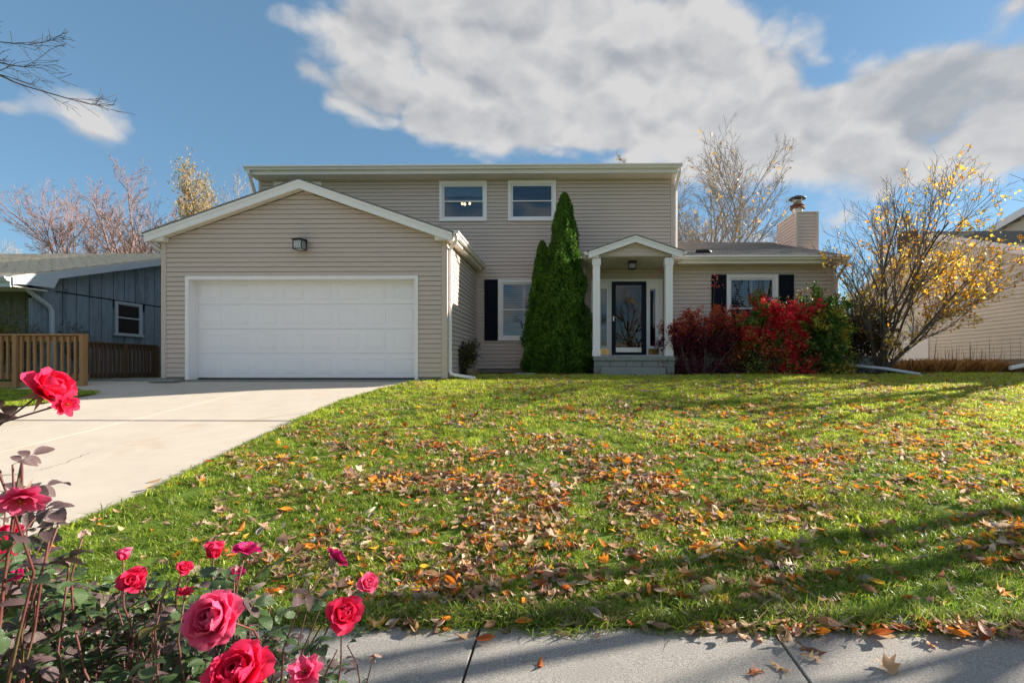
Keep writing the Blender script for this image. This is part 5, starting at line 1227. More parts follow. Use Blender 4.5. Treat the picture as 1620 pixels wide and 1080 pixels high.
def burn(P, C, r, hw, Hh):
    u = P[:, 0] / hw; v = P[:, 2] / Hh; nz = np.array([mnoise.noise((p[0] * 2.2, p[1] * 2.2 + 4, p[2] * 2.6)) for p in P]) + r.normal(size=len(P)) * .08
    g = ((v < .42) & (u < .1) & (nz > -.15)) | (nz > .30) | ((u < -.2) & (v > .5) & (nz > .02))
    C[g] = pick([(.10, .17, .03), (.16, .22, .03), (.32, .32, .05), (.07, .12, .03)], g.sum(), r)
    o = (~g) & (nz < -.22); C[o] = pick([(.5, .14, .05), (.45, .2, .07)], o.sum(), r); return C
shrub('burning_bush', 'vivid crimson shrub with green patches below the wing window', 'shrub', 1146, 1296, 470, 12.9, 1.5, [(.80, .02, .05), (.70, .018, .045), (.55, .025, .04), (.82, .08, .07)], 20000, .082, 72, colf=burn, stems=24, clump=.42)
def grn(P, C, r, hw, Hh):
    nz = np.array([mnoise.noise((p[0] * 3, p[1] * 3 + 9, p[2] * 3)) for p in P]); g = nz > .2
    C[g] = pick([(.45, .48, .06), (.5, .42, .07), (.5, .25, .06)], g.sum(), r); return C
shrub('viburnum_shrub', 'green leafy shrub between the crimson shrub and the multi-stemmed tree', 'shrub', 1268, 1352, 462, 12.9, 1.3, [(.09, .18, .03), (.06, .13, .03), (.15, .24, .04)], 13000, .085, 73, colf=grn, stems=20, clump=.4)
shrub('dogwood_shrub', 'dark shrub with orange-pink upper leaves behind the multi-stemmed tree', 'shrub', 1325, 1402, 478, 13.9, 1.2, [(.04, .06, .02), (.30, .12, .06), (.16, .12, .04), (.03, .045, .02)], 6500, .075, 74, stems=16, clump=.4)
shrub('corner_shrub', 'small olive-green shrub in the corner beside the garage downspout', 'shrub', 715, 755, 537, 12.3, .6, [(.10, .11, .03), (.06, .075, .02), (.17, .15, .05), (.045, .05, .02)], 2600, .055, 75, stems=10, clump=.45)
shrub('climbing_shrub', 'yellow-green leafy shrub growing over the left end of the golden railing', 'shrub', -60, 34, 500, 10.55, .8, [(.16, .19, .04), (.09, .12, .03), (.25, .24, .06)], 2600, .06, 76, stems=14, clump=.3, sparse=.1)
shrub('climbing_shrub', 'thin green shoots rising above the far side of the railing', 'shrub', 95, 165, 512, 11.9, .5, [(.07, .12, .03), (.05, .08, .02)], 360, .07, 77, stems=8, clump=.0)
shrub('climbing_shrub', 'sparse yellow-green shoots between the railing and the blue-grey wall', 'shrub', 10, 70, 496, 11.1, .5, [(.2, .22, .05), (.12, .14, .04)], 420, .07, 78, stems=9, clump=.0)
# barberry's tall sprout
R = random.Random(5); paths = []; tips = []
sb_ = W(1129, 500, 12.75); bt = W(1131, 441, 12.75)
paths = [([Vector((0, 0, -.9)), Vector((0, 0, .3)), Vector((.01, 0, .6)), bt - sb_], [.008, .006, .005, .003], 2)]
sr = empty('sapling', sb_ - Vector((0, 0, .0)), 'single red-leaved sprout standing in front of the left navy shutter of the wing window', 'sapling')
link('stem', paths_mesh('stem', [([p for p in paths[0][0]], paths[0][1], 2)], M['barkgrey']), sr)
r = np.random.default_rng(3); P = [np.array(bt - sb_) * .8 + r.normal(size=3) * .07 for _ in range(22)] + [np.array(bt - sb_) + r.normal(size=3) * .04 for _ in range(6)]
link('foliage', leaves_mesh('foliage', P, r.normal(size=(28, 3)), r.uniform(.05, .09, 28), pick([(.55, .06, .04), (.6, .12, .06)], 28, r), M['leafcol'], 2), sr)
# arching bare twigs of the barberry and dry tuft near the corner
def tuft(name, label, cat, px0, px1, pyt, Y, n, cols, seed, w=.012, leanr=.5, mat='leafcol', dep=.25):
    r = np.random.default_rng(seed); x0, x1 = XW(px0, Y), XW(px1, Y); zb_ = gz(Y); Hh = ZW(px0, pyt, Y) - zb_
    V = []; Fa = []; C = []
    for i in range(n):
        b = np.array([r.uniform(x0, x1) * 1.0, Y + r.uniform(-dep, dep), zb_]); h = Hh * r.uniform(.4, 1.05); l = r.normal(size=2) * leanr * h
        t = b + np.array([l[0], l[1], h]); m = (b + t) / 2 + np.array([0, 0, h * .18]); ww = np.array([math.cos(i), math.sin(i), 0]) * w
        k = len(V); V += [b - ww, b + ww, m + ww * .8, t, m - ww * .8]; Fa += [(k, k + 1, k + 2), (k, k + 2, k + 4), (k + 4, k + 2, k + 3)]
        C += [cols[r.integers(len(cols))]] * 5
    c0 = ((x0 + x1) / 2, Y, zb_); V = np.array(V) - np.array(c0)
    return link(name, fast_mesh(name, V, Fa, M[mat], np.array(C)), None, loc=c0, label=label, cat=cat, kind='stuff' if n > 400 else None)
tuft('dry_perennials', 'brown withered hosta clumps along the foundation of the right-hand house', 'dead plants', 1415, 1570, 566, 14.2, 1500, [(.50, .26, .08), (.42, .2, .06), (.58, .34, .13), (.28, .14, .06)], 81, .035, .7, dep=.5)
tuft('dry_perennials', 'low brown withered plants at the far right foundation', 'dead plants', 1570, 1640, 574, 14.0, 500, [(.30, .15, .06), (.22, .11, .05)], 82, .03, .7, dep=.4)
tuft('dry_stalks', 'thin dry brown stalks standing against the right-hand house wall', 'dead plants', 1480, 1615, 528, 14.4, 70, [(.22, .14, .10), (.3, .2, .13)], 83, .006, .08)
tuft('dry_grass', 'small tuft of straw-coloured dry grass below the corner shrub', 'dead plants', 738, 756, 580, 12.0, 60, [(.45, .33, .2), (.5, .38, .24)], 84, .008, .5, dep=.1)
# ------------------------------------------------------------------ geometry-node scatter of tufts
def scatter(name, pts, rots, scls, idx, sources, **kw):
    coll = bpy.data.collections.new(name + '_sources')
    for s in sources: coll.objects.link(s)
    me = bpy.data.meshes.new(name); me.vertices.add(len(pts)); me.vertices.foreach_set('co', np.asarray(pts, np.float32).ravel())
    a = me.attributes.new('rot', 'FLOAT_VECTOR', 'POINT'); a.data.foreach_set('vector', np.asarray(rots, np.float32).ravel())
    a = me.attributes.new('scl', 'FLOAT', 'POINT'); a.data.foreach_set('value', np.asarray(scls, np.float32))
    a = me.attributes.new('idx', 'INT', 'POINT'); a.data.foreach_set('value', np.asarray(idx, np.int32))
    o = link(name, me, None, **kw)
    ng = bpy.data.node_groups.new(name, 'GeometryNodeTree')
    ng.interface.new_socket('Geometry', in_out='INPUT', socket_type='NodeSocketGeometry'); ng.interface.new_socket('Geometry', in_out='OUTPUT', socket_type='NodeSocketGeometry')
    N = ng.nodes; L = ng.links
    gi = N.new('NodeGroupInput'); go = N.new('NodeGroupOutput'); ip = N.new('GeometryNodeInstanceOnPoints'); ci = N.new('GeometryNodeCollectionInfo')
    ci.inputs['Collection'].default_value = coll; ci.inputs['Separate Children'].default_value = True; ci.inputs['Reset Children'].default_value = True
    def attr(nm, ty):
        n = N.new('GeometryNodeInputNamedAttribute'); n.data_type = ty; n.inputs['Name'].default_value = nm; return n.outputs['Attribute']
    e = N.new('FunctionNodeEulerToRotation')
    L.new(attr('rot', 'FLOAT_VECTOR'), e.inputs[0]); L.new(gi.outputs[0], ip.inputs['Points']); L.new(ci.outputs[0], ip.inputs['Instance'])
    ip.inputs['Pick Instance'].default_value = True
    L.new(attr('idx', 'INT'), ip.inputs['Instance Index']); L.new(e.outputs[0], ip.inputs['Rotation']); L.new(attr('scl', 'FLOAT'), ip.inputs['Scale'])
    L.new(ip.outputs[0], go.inputs[0])
    md = o.modifiers.new('scatter', 'NODES'); md.node_group = ng
    return o
GC = [(.18, .29, .028), (.24, .35, .035), (.13, .23, .025), (.33, .40, .045), (.20, .31, .032)]  # darker palette: shade on the near lawn put into the blade colour
GF = [(.44, .54, .05), (.54, .60, .06), (.34, .46, .045), (.62, .60, .10), (.46, .56, .055)]  # brighter, yellower palette: sunlight and backlight put into the blade colour
GY_ = [(.42, .40, .10), (.5, .45, .14), (.33, .33, .08)]
DRY = [(.30, .25, .12), (.30, .25, .13), (.16, .15, .06)]
def tuft_mesh(seed, n, rad, h0, h1, dry=.06, w=.0024, lean=.8, GC=GC):
    r = np.random.default_rng(seed); V = []; Fa = []; C = []
    for i in range(n):
        a = r.uniform(0, 2 * pi); q = rad * math.sqrt(r.random()); b = np.array([q * math.cos(a), q * math.sin(a), -.008]); h = r.uniform(h0, h1)
        l = r.normal(size=2) * lean * h; t = r.uniform(0, 2 * pi); ww = np.array([math.cos(t), math.sin(t), 0]) * w * r.uniform(.7, 1.4)
        p1 = b + np.array([l[0] * .25, l[1] * .25, h * .5]); p2 = b + np.array([l[0] * .65, l[1] * .65, h * .85]); p3 = b + np.array([l[0] * 1.15, l[1] * 1.15, h * (1.0 if r.random() < .7 else .85)])
        k = len(V); V += [b - ww, b + ww, p1 + ww, p1 - ww, p2 + ww * .7, p2 - ww * .7, p3]
        Fa += [(k, k + 1, k + 2), (k, k + 2, k + 3), (k + 3, k + 2, k + 4), (k + 3, k + 4, k + 5), (k + 5, k + 4, k + 6)]
        c = np.array(DRY[r.integers(3)] if r.random() < dry else GC[r.integers(len(GC))]) * r.uniform(.8, 1.25); C += [c] * 7
    return fast_mesh('grass_tuft', V, Fa, M['grass'], np.array(C))
def src_objs(ms):
    return [bpy.data.objects.new('grass_tuft', m) for m in ms]
near_src = src_objs([tuft_mesh(200 + i, 46, .075, .030, .062) for i in range(5)] + [tuft_mesh(210 + i, 46, .075, .030, .060, GC=GF) for i in range(4)] + [tuft_mesh(220, 40, .07, .03, .06, dry=.55), tuft_mesh(221, 44, .07, .03, .06, dry=.2, GC=GF)])
far_src = src_objs([tuft_mesh(230 + i, 60, .12, .026, .052, w=.0035) for i in range(3)] + [tuft_mesh(240 + i, 60, .12, .026, .052, w=.0035, GC=GF) for i in range(4)] + [tuft_mesh(250, 50, .12, .03, .055, dry=.4, w=.0035, GC=GY_)])
def lawnpts(y0, y1, dens, sfun, na, nf, ndry):
    P = []; Rr = []; S = []; I = []
    r = np.random.default_rng(int(y0 * 100) + 1)
    for y in np.arange(y0, y1, .25):
        xa = xb(y + .12) if y < 11 else -2.8; xz = .93 * (y + .25) + .9; xl = max(xa, -1.15 * (y + .2) - .5)
        n = int((xz - xl) * .25 * dens); yy = r.uniform(y, min(y + .25, y1), n); xx = r.uniform(xl, xz, n)
        for x, q in zip(xx, yy):
            if q < 11 and x < xb(q) + .02: continue
            if q > 12.35 and (x < 1.0 or 2.9 < x < 9.5): continue
            if q > 12.0 and .85 < x < 3.0: continue
            if q > 11.9 and x < -2.2: continue
            nz = mnoise.noise((x * .7, q * .7, 3)); nz2 = mnoise.noise((x * 2.5, q * 2.5, 7))
            sc = sfun(q) * (1 + .28 * nz + .15 * nz2) * r.uniform(.8, 1.2)
            dry = r.random() < (.07 + .12 * max(0, nz2) + (.30 if q < 2.78 else 0))
            P.append((x, q, gz(q) + .0)); Rr.append((r.normal() * .10, r.normal() * .10, r.uniform(0, 6.28))); S.append(sc)
            pf = max(0, min(1, (q - 3.6) / 6.5 + .04 * x + .55 * nz)); I.append(na + nf + r.integers(ndry) if dry else (na + r.integers(nf) if r.random() < pf else r.integers(na)))  # sunlight-coloured tufts grow likelier uphill and towards the right
    return P, Rr, S, I
a_ = lawnpts(2.62, 6.5, 135, lambda y: 1.0, 5, 4, 2); 
scatter('lawn_grass', *a_, near_src, label='short green grass of the front lawn nearest the sidewalk, mixed with straw blades', cat='grass', kind='stuff')
b_ = lawnpts(6.5, 14.3, 62, lambda y: 1.05, 3, 4, 1)
scatter('lawn_grass', *b_, far_src, label='sunlit yellow-green grass of the upper front lawn reaching the house', cat='grass', kind='stuff')
print('tufts', len(a_[0]), len(b_[0]))
# ragged fringe hanging over the sidewalk and the driveway edge
r = np.random.default_rng(9); P = []; Rr = []; S = []; I = []
for x in np.arange(-3.0, 4.2, .020):
    P.append((x, 2.63 + r.uniform(-.03, .05), .004)); Rr.append((r.uniform(.1, .9), r.normal() * .2, r.normal() * .25)); S.append(r.uniform(.85, 1.35)); I.append(9 if r.random() < .5 else r.integers(5))
for y in np.arange(2.7, 10.9, .03):
    P.append((xb(y) + r.uniform(-.02, .05), y, gz(y) - .01)); Rr.append((r.normal() * .2, -r.uniform(0, .6), 0)); S.append(r.uniform(.8, 1.2)); I.append(r.integers(8))
scatter('grass_fringe', P, Rr, S, I, near_src, label='ragged grass fringe overhanging the sidewalk and driveway edges', cat='grass', kind='stuff')
# strip of grass left of the driveway, below the railing
pp = [gsolve(-60, 655), gsolve(0, 645), gsolve(70, 637), gsolve(152, 621), gsolve(120, 617), gsolve(-60, 618)]
mb = MB(); mb.add([(p.x, p.y, gz(p.y) + .005) for p in pp], [tuple(range(6))]); mb.obj('side_lawn', M['lawnbase'], kind='structure')
def inpoly(x, y, poly):
    c = False; n = len(poly)
    for i in range(n):
        a, b = poly[i], poly[i - 1]
        if (a.y > y) != (b.y > y) and x < (b.x - a.x) * (y - a.y) / (b.y - a.y) + a.x: c = not c
    return c
P = []; Rr = []; S = []; I = []; xs = [p.x for p in pp]; ys_ = [p.y for p in pp]
for _ in range(900):
    x, y = r.uniform(min(xs), max(xs)), r.uniform(min(ys_), max(ys_))
    if inpoly(x, y, pp): P.append((x, y, gz(y) + .005)); Rr.append((0, 0, r.uniform(0, 6))); S.append(1.0); I.append(r.integers(6))
scatter('side_grass', P, Rr, S, I, far_src, label='small strip of grass between the driveway and the golden railing', cat='grass', kind='stuff')

# ------------------------------------------------------------------ fallen leaves
def leaf_tpl(kind, seed):
    r = random.Random(seed); cup = r.uniform(-1.3, 1.5); bend = r.uniform(-.7, 1.0); tw = r.uniform(-.7, .7)
    V = []; Fa = []
    if kind == 'oval':
        n = 6; wd = r.uniform(.42, .62)
        for i in range(n + 1):
            t = i / n; w_ = wd * .5 * math.sin(pi * min(1, t * .95 + .03)) ** .8 + .004
            for u in (-1, -.5, 0, .5, 1): V.append([t, u * w_, abs(u) ** 1.5 * w_ * cup * .9 + (.02 * math.sin(t * 19) if abs(u) == 1 else 0)])
        for i in range(n):
            for k in range(4): a = i * 5 + k; Fa += [(a, a + 1, a + 6), (a, a + 6, a + 5)]
    else:
        lob = 5 if kind == 'maple' else 7; pts = []
        if kind == 'maple':
            for k in range(11):
                a = -2.5 + 5.0 * k / 10; rr = (.5 if k % 2 == 0 else .24) * (1.15 if abs(a) < .3 else 1); pts.append((.40 + rr * math.cos(a), rr * math.sin(a) * 1.1))
            pts.append((.02, 0)); cx = .4
        else:
            L_ = [(0, .02), (.12, .05), (.22, .22), (.28, .06), (.40, .09), (.52, .34), (.56, .09), (.68, .09), (.80, .26), (.82, .07), (1.0, .01)]
            pts = L_ + [(x, -y) for x, y in L_[::-1]]; cx = .5
        for x, y in pts: V.append([x, y, abs(y) * cup * .5 + r.uniform(-.05, .05)])
        if kind == 'maple':
            V.append([cx, 0, 0]); c = len(pts); Fa = [(i, (i + 1) % c, c) for i in range(c)]
        else:
            m = len(L_); c0 = len(V)
            for x, y in L_: V.append([x, 0, 0])
            for i in range(m - 1):
                Fa += [(c0 + i, i + 1, i), (c0 + i, c0 + i + 1, i + 1)]
                j = 2 * m - 1 - i; Fa += [(c0 + i, j, j - 1), (c0 + i, j - 1, c0 + i + 1)]
    V = np.array(V, float)
    # petiole
    b = len(V); V = np.vstack([V, [[-.18, .008, .03], [-.18, -.008, .03], [0.03, -.008, 0], [0.03, .008, 0]]]); Fa += [(b, b + 1, b + 2), (b, b + 2, b + 3)]
    x = V[:, 0].copy(); z = V[:, 2] + bend * (x - .5) ** 2 * .9; ang = tw * (x - .5) * 2
    y = V[:, 1] * np.cos(ang) - z * np.sin(ang); z = V[:, 1] * np.sin(ang) + z * np.cos(ang)
    V = np.stack([x - .5, y, z - z.min() * .0], 1); return V, np.array(Fa)
TPL = [leaf_tpl('oval', s) for s in range(9)] + [leaf_tpl('maple', 20), leaf_tpl('oak', 21), leaf_tpl('oak', 22)] + [leaf_tpl('maple', 23), leaf_tpl('maple', 24), leaf_tpl('oak', 25)]
LC = {'tan': (.55, .35, .20), 'brown': (.20, .105, .06), 'pinkbrown': (.42, .25, .19), 'orange': (.78, .27, .03), 'rust': (.48, .13, .03), 'grey': (.34, .29, .27), 'golden': (.85, .46, .06), 'pale': (.68, .53, .39)}
LW = {'tan': .22, 'brown': .14, 'pinkbrown': .22, 'orange': .10, 'rust': .09, 'grey': .07, 'golden': .05, 'pale': .11}
names = list(LW); wts = np.array([LW[k] for k in names]); wts /= wts.sum()
r = np.random.default_rng(77); cand = []
def density(x, y):
    # leaves per square metre, read off the photograph
    px = 902 + F * x / y; s = (px - 250) / 250
    side = min(1, max(.10, s)) if y < 7 else min(1, max(.25, (px - 400) / 500))
    if y < 2.75: base = 75 + 60 * (px > 1080)
    elif y < 4.8: base = 620 if 420 < px < 1260 else 380
    elif y < 6: base = 400
    elif y < 8: base = 220
    elif y < 10.5: base = 140
    else: base = 60
    right = 1.0 if px < 1250 or y > 4.4 else .62
    nz = mnoise.noise((x * 1.1, y * 1.6, 11)) + .6 * mnoise.noise((x * 3.1, y * 3.3, 5))
    return base * side * right * max(.22, .80 + 2.1 * nz)
for y in np.arange(2.62, 12.4, .2):
    xa = xb(y + .1) if y < 11 else -2.5; xz = .93 * (y + .2) + .6; xl = max(xa, -1.12 * (y + .2) - .3)
    n = r.poisson((xz - xl) * .2 * 1300)
    for _ in range(n):
        x, q = r.uniform(xl, xz), r.uniform(y, y + .2)
        if r.random() * 1300 < density(x, q) and x > xb(q) - .02: cand.append((x, q, gz(q) + r.uniform(.012, .040), 1))
# pile along the sidewalk edge, mostly to the right
for _ in range(900):
    x = r.uniform(-1.2, 2.5); px = 902 + F * x / 2.58; d = .10 if px < 1080 else (1.0 if (px < 1345 or px > 1430) else .25)
    if px < 720: d = .28
    if r.random() < d * .42: cand.append((x, 2.60 - abs(r.normal()) * (.05 if px > 1080 else .025), .012 + r.uniform(0, .03), 2))
walkl = [(768, 1017, 'rust', 0, .10), (737, 1006, 'tan', 1, .10), (655, 999, 'tan', 2, .1), (690, 997, 'pinkbrown', 3, .09), (803, 999, 'brown', 4, .08), (896, 994, 'grey', 9, .09), (888, 1003, 'tan', 10, .1), (1005, 985, 'tan', 11, .12),
         (945, 1011, 'pinkbrown', 5, .045), (1020, 1000, 'pinkbrown', 6, .07), (1180, 1008, 'pinkbrown', 7, .07), (1200, 1012, 'pinkbrown', 8, .08), (1268, 1000, 'tan', 1, .12), (1285, 1030, 'brown', 10, .14), (1283, 1042, 'tan', 11, .10), (1402, 1055, 'tan', 9, .11),
         (1196, 1066, 'rust', 11, .09), (1235, 1058, 'tan', 10, .11), (1398, 1012, 'tan', 2, .10), (1555, 997, 'tan', 3, .1), (1590, 1004, 'pinkbrown', 4, .1), (372, 712, 'rust', 5, .08), (246, 757, 'tan', 3, .1), (236, 770, 'tan', 2, .08), (855, 1052, 'rust', 1, .06), (1150, 990, 'rust', 0, .13), (1340, 996, 'pinkbrown', 6, .11), (1458, 992, 'orange', 2, .11)]
fixed = []
for px, py, cn, ti, sz in walkl:
    if py > 900:
        lo, hi = 1.2, 3
        for _ in range(40):
            m_ = (lo + hi) / 2
            if W(px, py, m_).z > (zs(m_) if m_ < 2.59 else 0): lo = m_
            else: hi = m_
        p = W(px, py, m_); fixed.append((p.x, p.y, (zs(p.y) if p.y < 2.59 else 0) + .012, cn, ti, sz))
    else:
        p = gsolve(px, py); fixed.append((p.x, p.y, gz(p.y) - .01, cn, ti, sz))
cand.sort(key=lambda c: c[1] + .15 * abs(c[0]))
mesh_cache = {}
def leaf_me(ti, cn):
    if (ti, cn) not in mesh_cache:
        V, Fa = TPL[ti]; c = np.array(LC[cn]) * (0.85 + .3 * random.random()); mesh_cache[(ti, cn)] = fast_mesh('fallen_leaf', V, Fa, M['deadleaf'], np.tile(c, (len(V), 1)), smooth=True)
    return mesh_cache[(ti, cn)]
adj = {'tan': 'tan', 'brown': 'dark brown', 'pinkbrown': 'pinkish brown', 'orange': 'orange', 'rust': 'rust-red', 'grey': 'grey', 'golden': 'golden yellow', 'pale': 'pale beige'}
def put_leaf(x, y, z, cn, ti, sz, rot, where, grp):
    shp = 'lobed' if ti >= 9 else 'oval'
    link('fallen_leaf', leaf_me(ti, cn), None, loc=(x, y, z), rot=rot, scl=sz, label='%s %s dead leaf %s' % (adj[cn], shp, where), cat='leaf', group='%s %s leaves %s' % (adj[cn], shp, grp))
for x, y, z, cn, ti, sz in fixed: 
    on = y < 3
    put_leaf(x, y, z, cn, ti, sz, (r.normal() * .15, r.normal() * .15, r.uniform(0, 6.28)), 'lying loose on the grey sidewalk concrete' if on else 'lying on the pale driveway edge', 'on the sidewalk' if on else 'on the driveway')
nind = 0; rest = []
for (x, y, z, ty) in cand:
    cn = names[r.choice(len(names), p=wts)]
    if x > .3 * y - .6 and y > 3.3 and r.random() < .30: cn = ('orange', 'golden', 'pale')[int(r.integers(3))]
    ti = int(r.integers(0, 9)) if r.random() < .80 else int(r.integers(9, 15)); sz = (.036 + .068 * r.random() ** 1.4) * (1.2 if ti >= 9 else 1)
    rot = (r.normal() * .34, r.normal() * .34, r.uniform(0, 6.28))
    if nind < 268:
        nind += 1
        if y < 2.62: put_leaf(x, y, z, cn, ti, sz, rot, 'in the drift of leaves along the edge of the sidewalk', 'drifted along the sidewalk edge')
        else: put_leaf(x, y, z, cn, ti, sz, rot, 'caught in the grass just above the sidewalk', 'in the grass nearest the sidewalk')
    else: rest.append((x, y, z, cn, ti, sz, rot))
Vs = []; Fs = []; Cs = []; b = 0
for x, y, z, cn, ti, sz, rot in rest:
    V, Fa = TPL[ti]; Rm = np.array(Euler(rot).to_matrix()); Vs.append(V @ Rm.T * sz * (1.0 if y < 8 else .9) + np.array([x, y, z])); Fs.append(Fa + b); b += len(V)
    Cs.append(np.tile(np.array(LC[cn]) * r.uniform(.6, 1.3), (len(V), 1)))
o = link('fallen_leaves', fast_mesh('fallen_leaves', np.vstack(Vs), np.vstack(Fs), M['deadleaf'], np.vstack(Cs), smooth=True), None, label='brown, tan and orange fallen leaves strewn over the rest of the lawn', cat='leaves', kind='stuff')
print('leaves', len(cand))

# ------------------------------------------------------------------ roses
def petal_mesh(wd, h, cup, bulge, curl, seed, mat, notch=.0):
    r = random.Random(seed); nu, nv = 8, 7; V = []; C = []; ph = r.uniform(0, 6)
    for j in range(nv + 1):
        t = j / nv; w_ = wd * .5 * (math.sin(pi * min(1, .16 + t * .62)) ** .8) * (1 if t < .85 else 1 - (t - .85) * 1.1)
        for i in range(nu + 1):
            u = 2 * i / nu - 1
            x = u * w_; z = h * (t * (1 - .10 * u * u * t) + (notch * -.1 * math.exp(-u * u * 12) if t > .8 else 0))
            y = -cup * wd * (u * u) * .5 * (.4 + .6 * t) + bulge * h * math.sin(pi * min(1, t * 1.0)) + curl * h * max(0, t - .55) ** 2 * 2.4
            y += .022 * h * math.sin(u * 7 + ph) * t * t + .015 * h * math.sin(u * 13 + ph * 2) * t ** 3
            z += .03 * h * math.sin(u * 5 + ph * 3) * t ** 3
            V.append((x, y, z)); C.append((t ** 1.5 * .55 + .15 * abs(u), 0, 0))
    n = nu + 1; Fa = [(j * n + i, j * n + i + 1, (j + 1) * n + i + 1, (j + 1) * n + i) for j in range(nv) for i in range(nu)]
    return fast_mesh('petal', V, Fa, mat, np.array(C), smooth=True)
PM = {}
def pm_(kind, mat, k):
    key = (kind, mat, k)
    if key not in PM:
        pr = {'in': (.85, 1.0, .85, .16, -.25), 'mid': (1.05, 1.0, .55, .14, .12), 'out': (1.15, 1.0, .32, .10, .45), 'star': (.62, 1.0, .35, .08, .2), 'bud': (.95, 1.0, 1.0, .24, -.35)}[kind]
        PM[key] = petal_mesh(*pr, seed=hash(kind) % 97 + k, mat=M[mat], notch=1.0 if kind == 'out' else .3)
    return PM[key]
def sepal_mesh():
    V = [(-.12, 0, 0), (.12, 0, 0), (.15, .06, .35), (-.15, .06, .35), (.06, .2, .75), (-.06, .2, .75), (0, .35, 1.05)]
    return fast_mesh('sepal', V, np.array([(0, 1, 2), (0, 2, 3), (3, 2, 4), (3, 4, 5), (5, 4, 6)]), M['sepal'])
SEP = sepal_mesh()
LAY = {'full': [('in', 3, 4, .50), ('in', 4, 13, .62), ('mid', 5, 24, .78), ('mid', 6, 37, .92), ('out', 6, 54, 1.0), ('out', 6, 76, 1.04)],
       'half': [('in', 3, 4, .62), ('in', 4, 11, .76), ('mid', 5, 22, .92), ('out', 5, 40, 1.0), ('out', 3, 66, 1.05)],
       'star': [('star', 5, 38, .8), ('star', 7, 66, 1.0)], 'open': [('out', 4, 44, .8), ('out', 6, 70, 1.0)], 'bud': [('bud', 3, 0, 1.0), ('bud', 3, 5, .95)], 'spent': []}
def bloom(bush, inv, pos, axis, diam, kind, mat, seed):
    R = random.Random(seed); axis = Vector(axis).normalized(); qa = axis.to_track_quat('Z', 'Y') @ Quaternion((0, 0, 1), R.uniform(0, 6))
    base_r = diam * .09
    me = MB().lathe((0, 0, 0), [(base_r * .5, -base_r * 1.9), (base_r * 1.05, -base_r * 1.2), (base_r * 1.1, -base_r * .4), (base_r * .7, 0)], 8).mesh('bloom', M['sepal'], smooth=True)
    b = link('bloom', me, bush, loc=pos, rot=qa); b.matrix_parent_inverse = inv
    ph = 0; hh = diam * (.47 if kind in ('full', 'half') else .44)
    if kind == 'bud': hh = diam * 1.25
    for kd, n, tilt, sc in LAY[kind]:
        ph += R.uniform(.4, 1.4)
        for i in range(n):
            a = ph + 2 * pi * i / n + R.uniform(-.13, .13); tl_ = math.radians(tilt + R.uniform(-5, 5))
            q = Quaternion((0, 0, 1), a) @ Quaternion((1, 0, 0), -tl_); s = hh * sc * R.uniform(.92, 1.08)
            off = q @ Vector((0, base_r * .35, 0)); off.z = 0 if kind != 'bud' else 0
            link('petal', pm_(kd, mat, R.randint(0, 3)), b, loc=off, rot=q, scl=(s, s, s))
    for i in range(5):
        q = Quaternion((0, 0, 1), 2 * pi * i / 5 + R.uniform(-.2, .2)) @ Quaternion((1, 0, 0), -math.radians(R.uniform(85, 140) if kind != 'bud' else R.uniform(5, 40)))
        link('sepal', SEP, b, loc=q @ Vector((0, base_r * .4, -0)), rot=q, scl=diam * (.36 if kind != 'spent' else .42))
    if kind == 'spent':
        for i in range(3):
            q = Quaternion((0, 0, 1), 2.1 * i) @ Quaternion((1, 0, 0), -math.radians(R.uniform(100, 150))); link('petal', pm_('star', mat, 0), b, rot=q, scl=diam * R.uniform(.4, .6))
    if kind in ('star', 'open'):
        sm = MB()
        for i in range(14):
            a = R.uniform(0, 6.28); t = R.uniform(.1, .6); sm.tube([(0, 0, 0), (math.cos(a) * t * diam * .14, math.sin(a) * t * diam * .14, diam * .2)], diam * .008, 3)
        sm.obj('stamens', M['brass'], b)
    return b
# compound rose leaf
def leaflet(c, d, L, up, V, Fa, fold, R):
    d = Vector(d).normalized(); s = d.cross(Vector(up)).normalized(); nrm = s.cross(d); k = len(V); n = 5; c = Vector(c)
    for i in range(n + 1):
        t = i / n; w_ = L * .33 * math.sin(pi * min(.985, t * .9 + .06)) ** .75; cz_ = -.12 * L * (t * 2 - .6) ** 2
        for u in (-1, 0, 1): V.append(tuple(c + d * L * t + s * (u * w_) + nrm * (abs(u) * w_ * fold + cz_ + (R.uniform(-.02, .02) * L if u else 0))))
    for i in range(n):
        for j in range(2): a = k + i * 3 + j; Fa.append((a, a + 1, a + 4, a + 3))
def leaf_mesh(seed, mat, n=5):
    R = random.Random(seed); V = []; Fa = []; L = 1.0
    mb = MB(); mb.tube([(0, 0, 0), (.5, 0, .05), (1.0, 0, .0)], .012, 4)
    V = list(mb.v); Fa = list(mb.f)
    Fa = [f for f in Fa]
    leaflet((1.0, 0, 0), (1, R.uniform(-.2, .2), R.uniform(-.5, .1)), .85, (0, 0, 1), V, Fa, R.uniform(.1, .5), R)
    for x in ((.62, .25) if n == 5 else (.55,)):
        for s in (-1, 1): leaflet((x, 0, .04), (.55, s, R.uniform(-.4, .2)), .66 * R.uniform(.8, 1.1), (0, 0, 1), V, Fa, R.uniform(.1, .5), R)
    me = bpy.data.meshes.new('leaf'); me.from_pydata([tuple(v) for v in V], [], Fa); me.materials.append(M[mat]); me.polygons.foreach_set('use_smooth', [True] * len(me.polygons)); return me
RL = {m: [leaf_mesh(300 + i, m, 5 if i % 2 else 3) for i in range(4)] for m in ('roseleaf', 'roseleaf2', 'roseleaf3')}
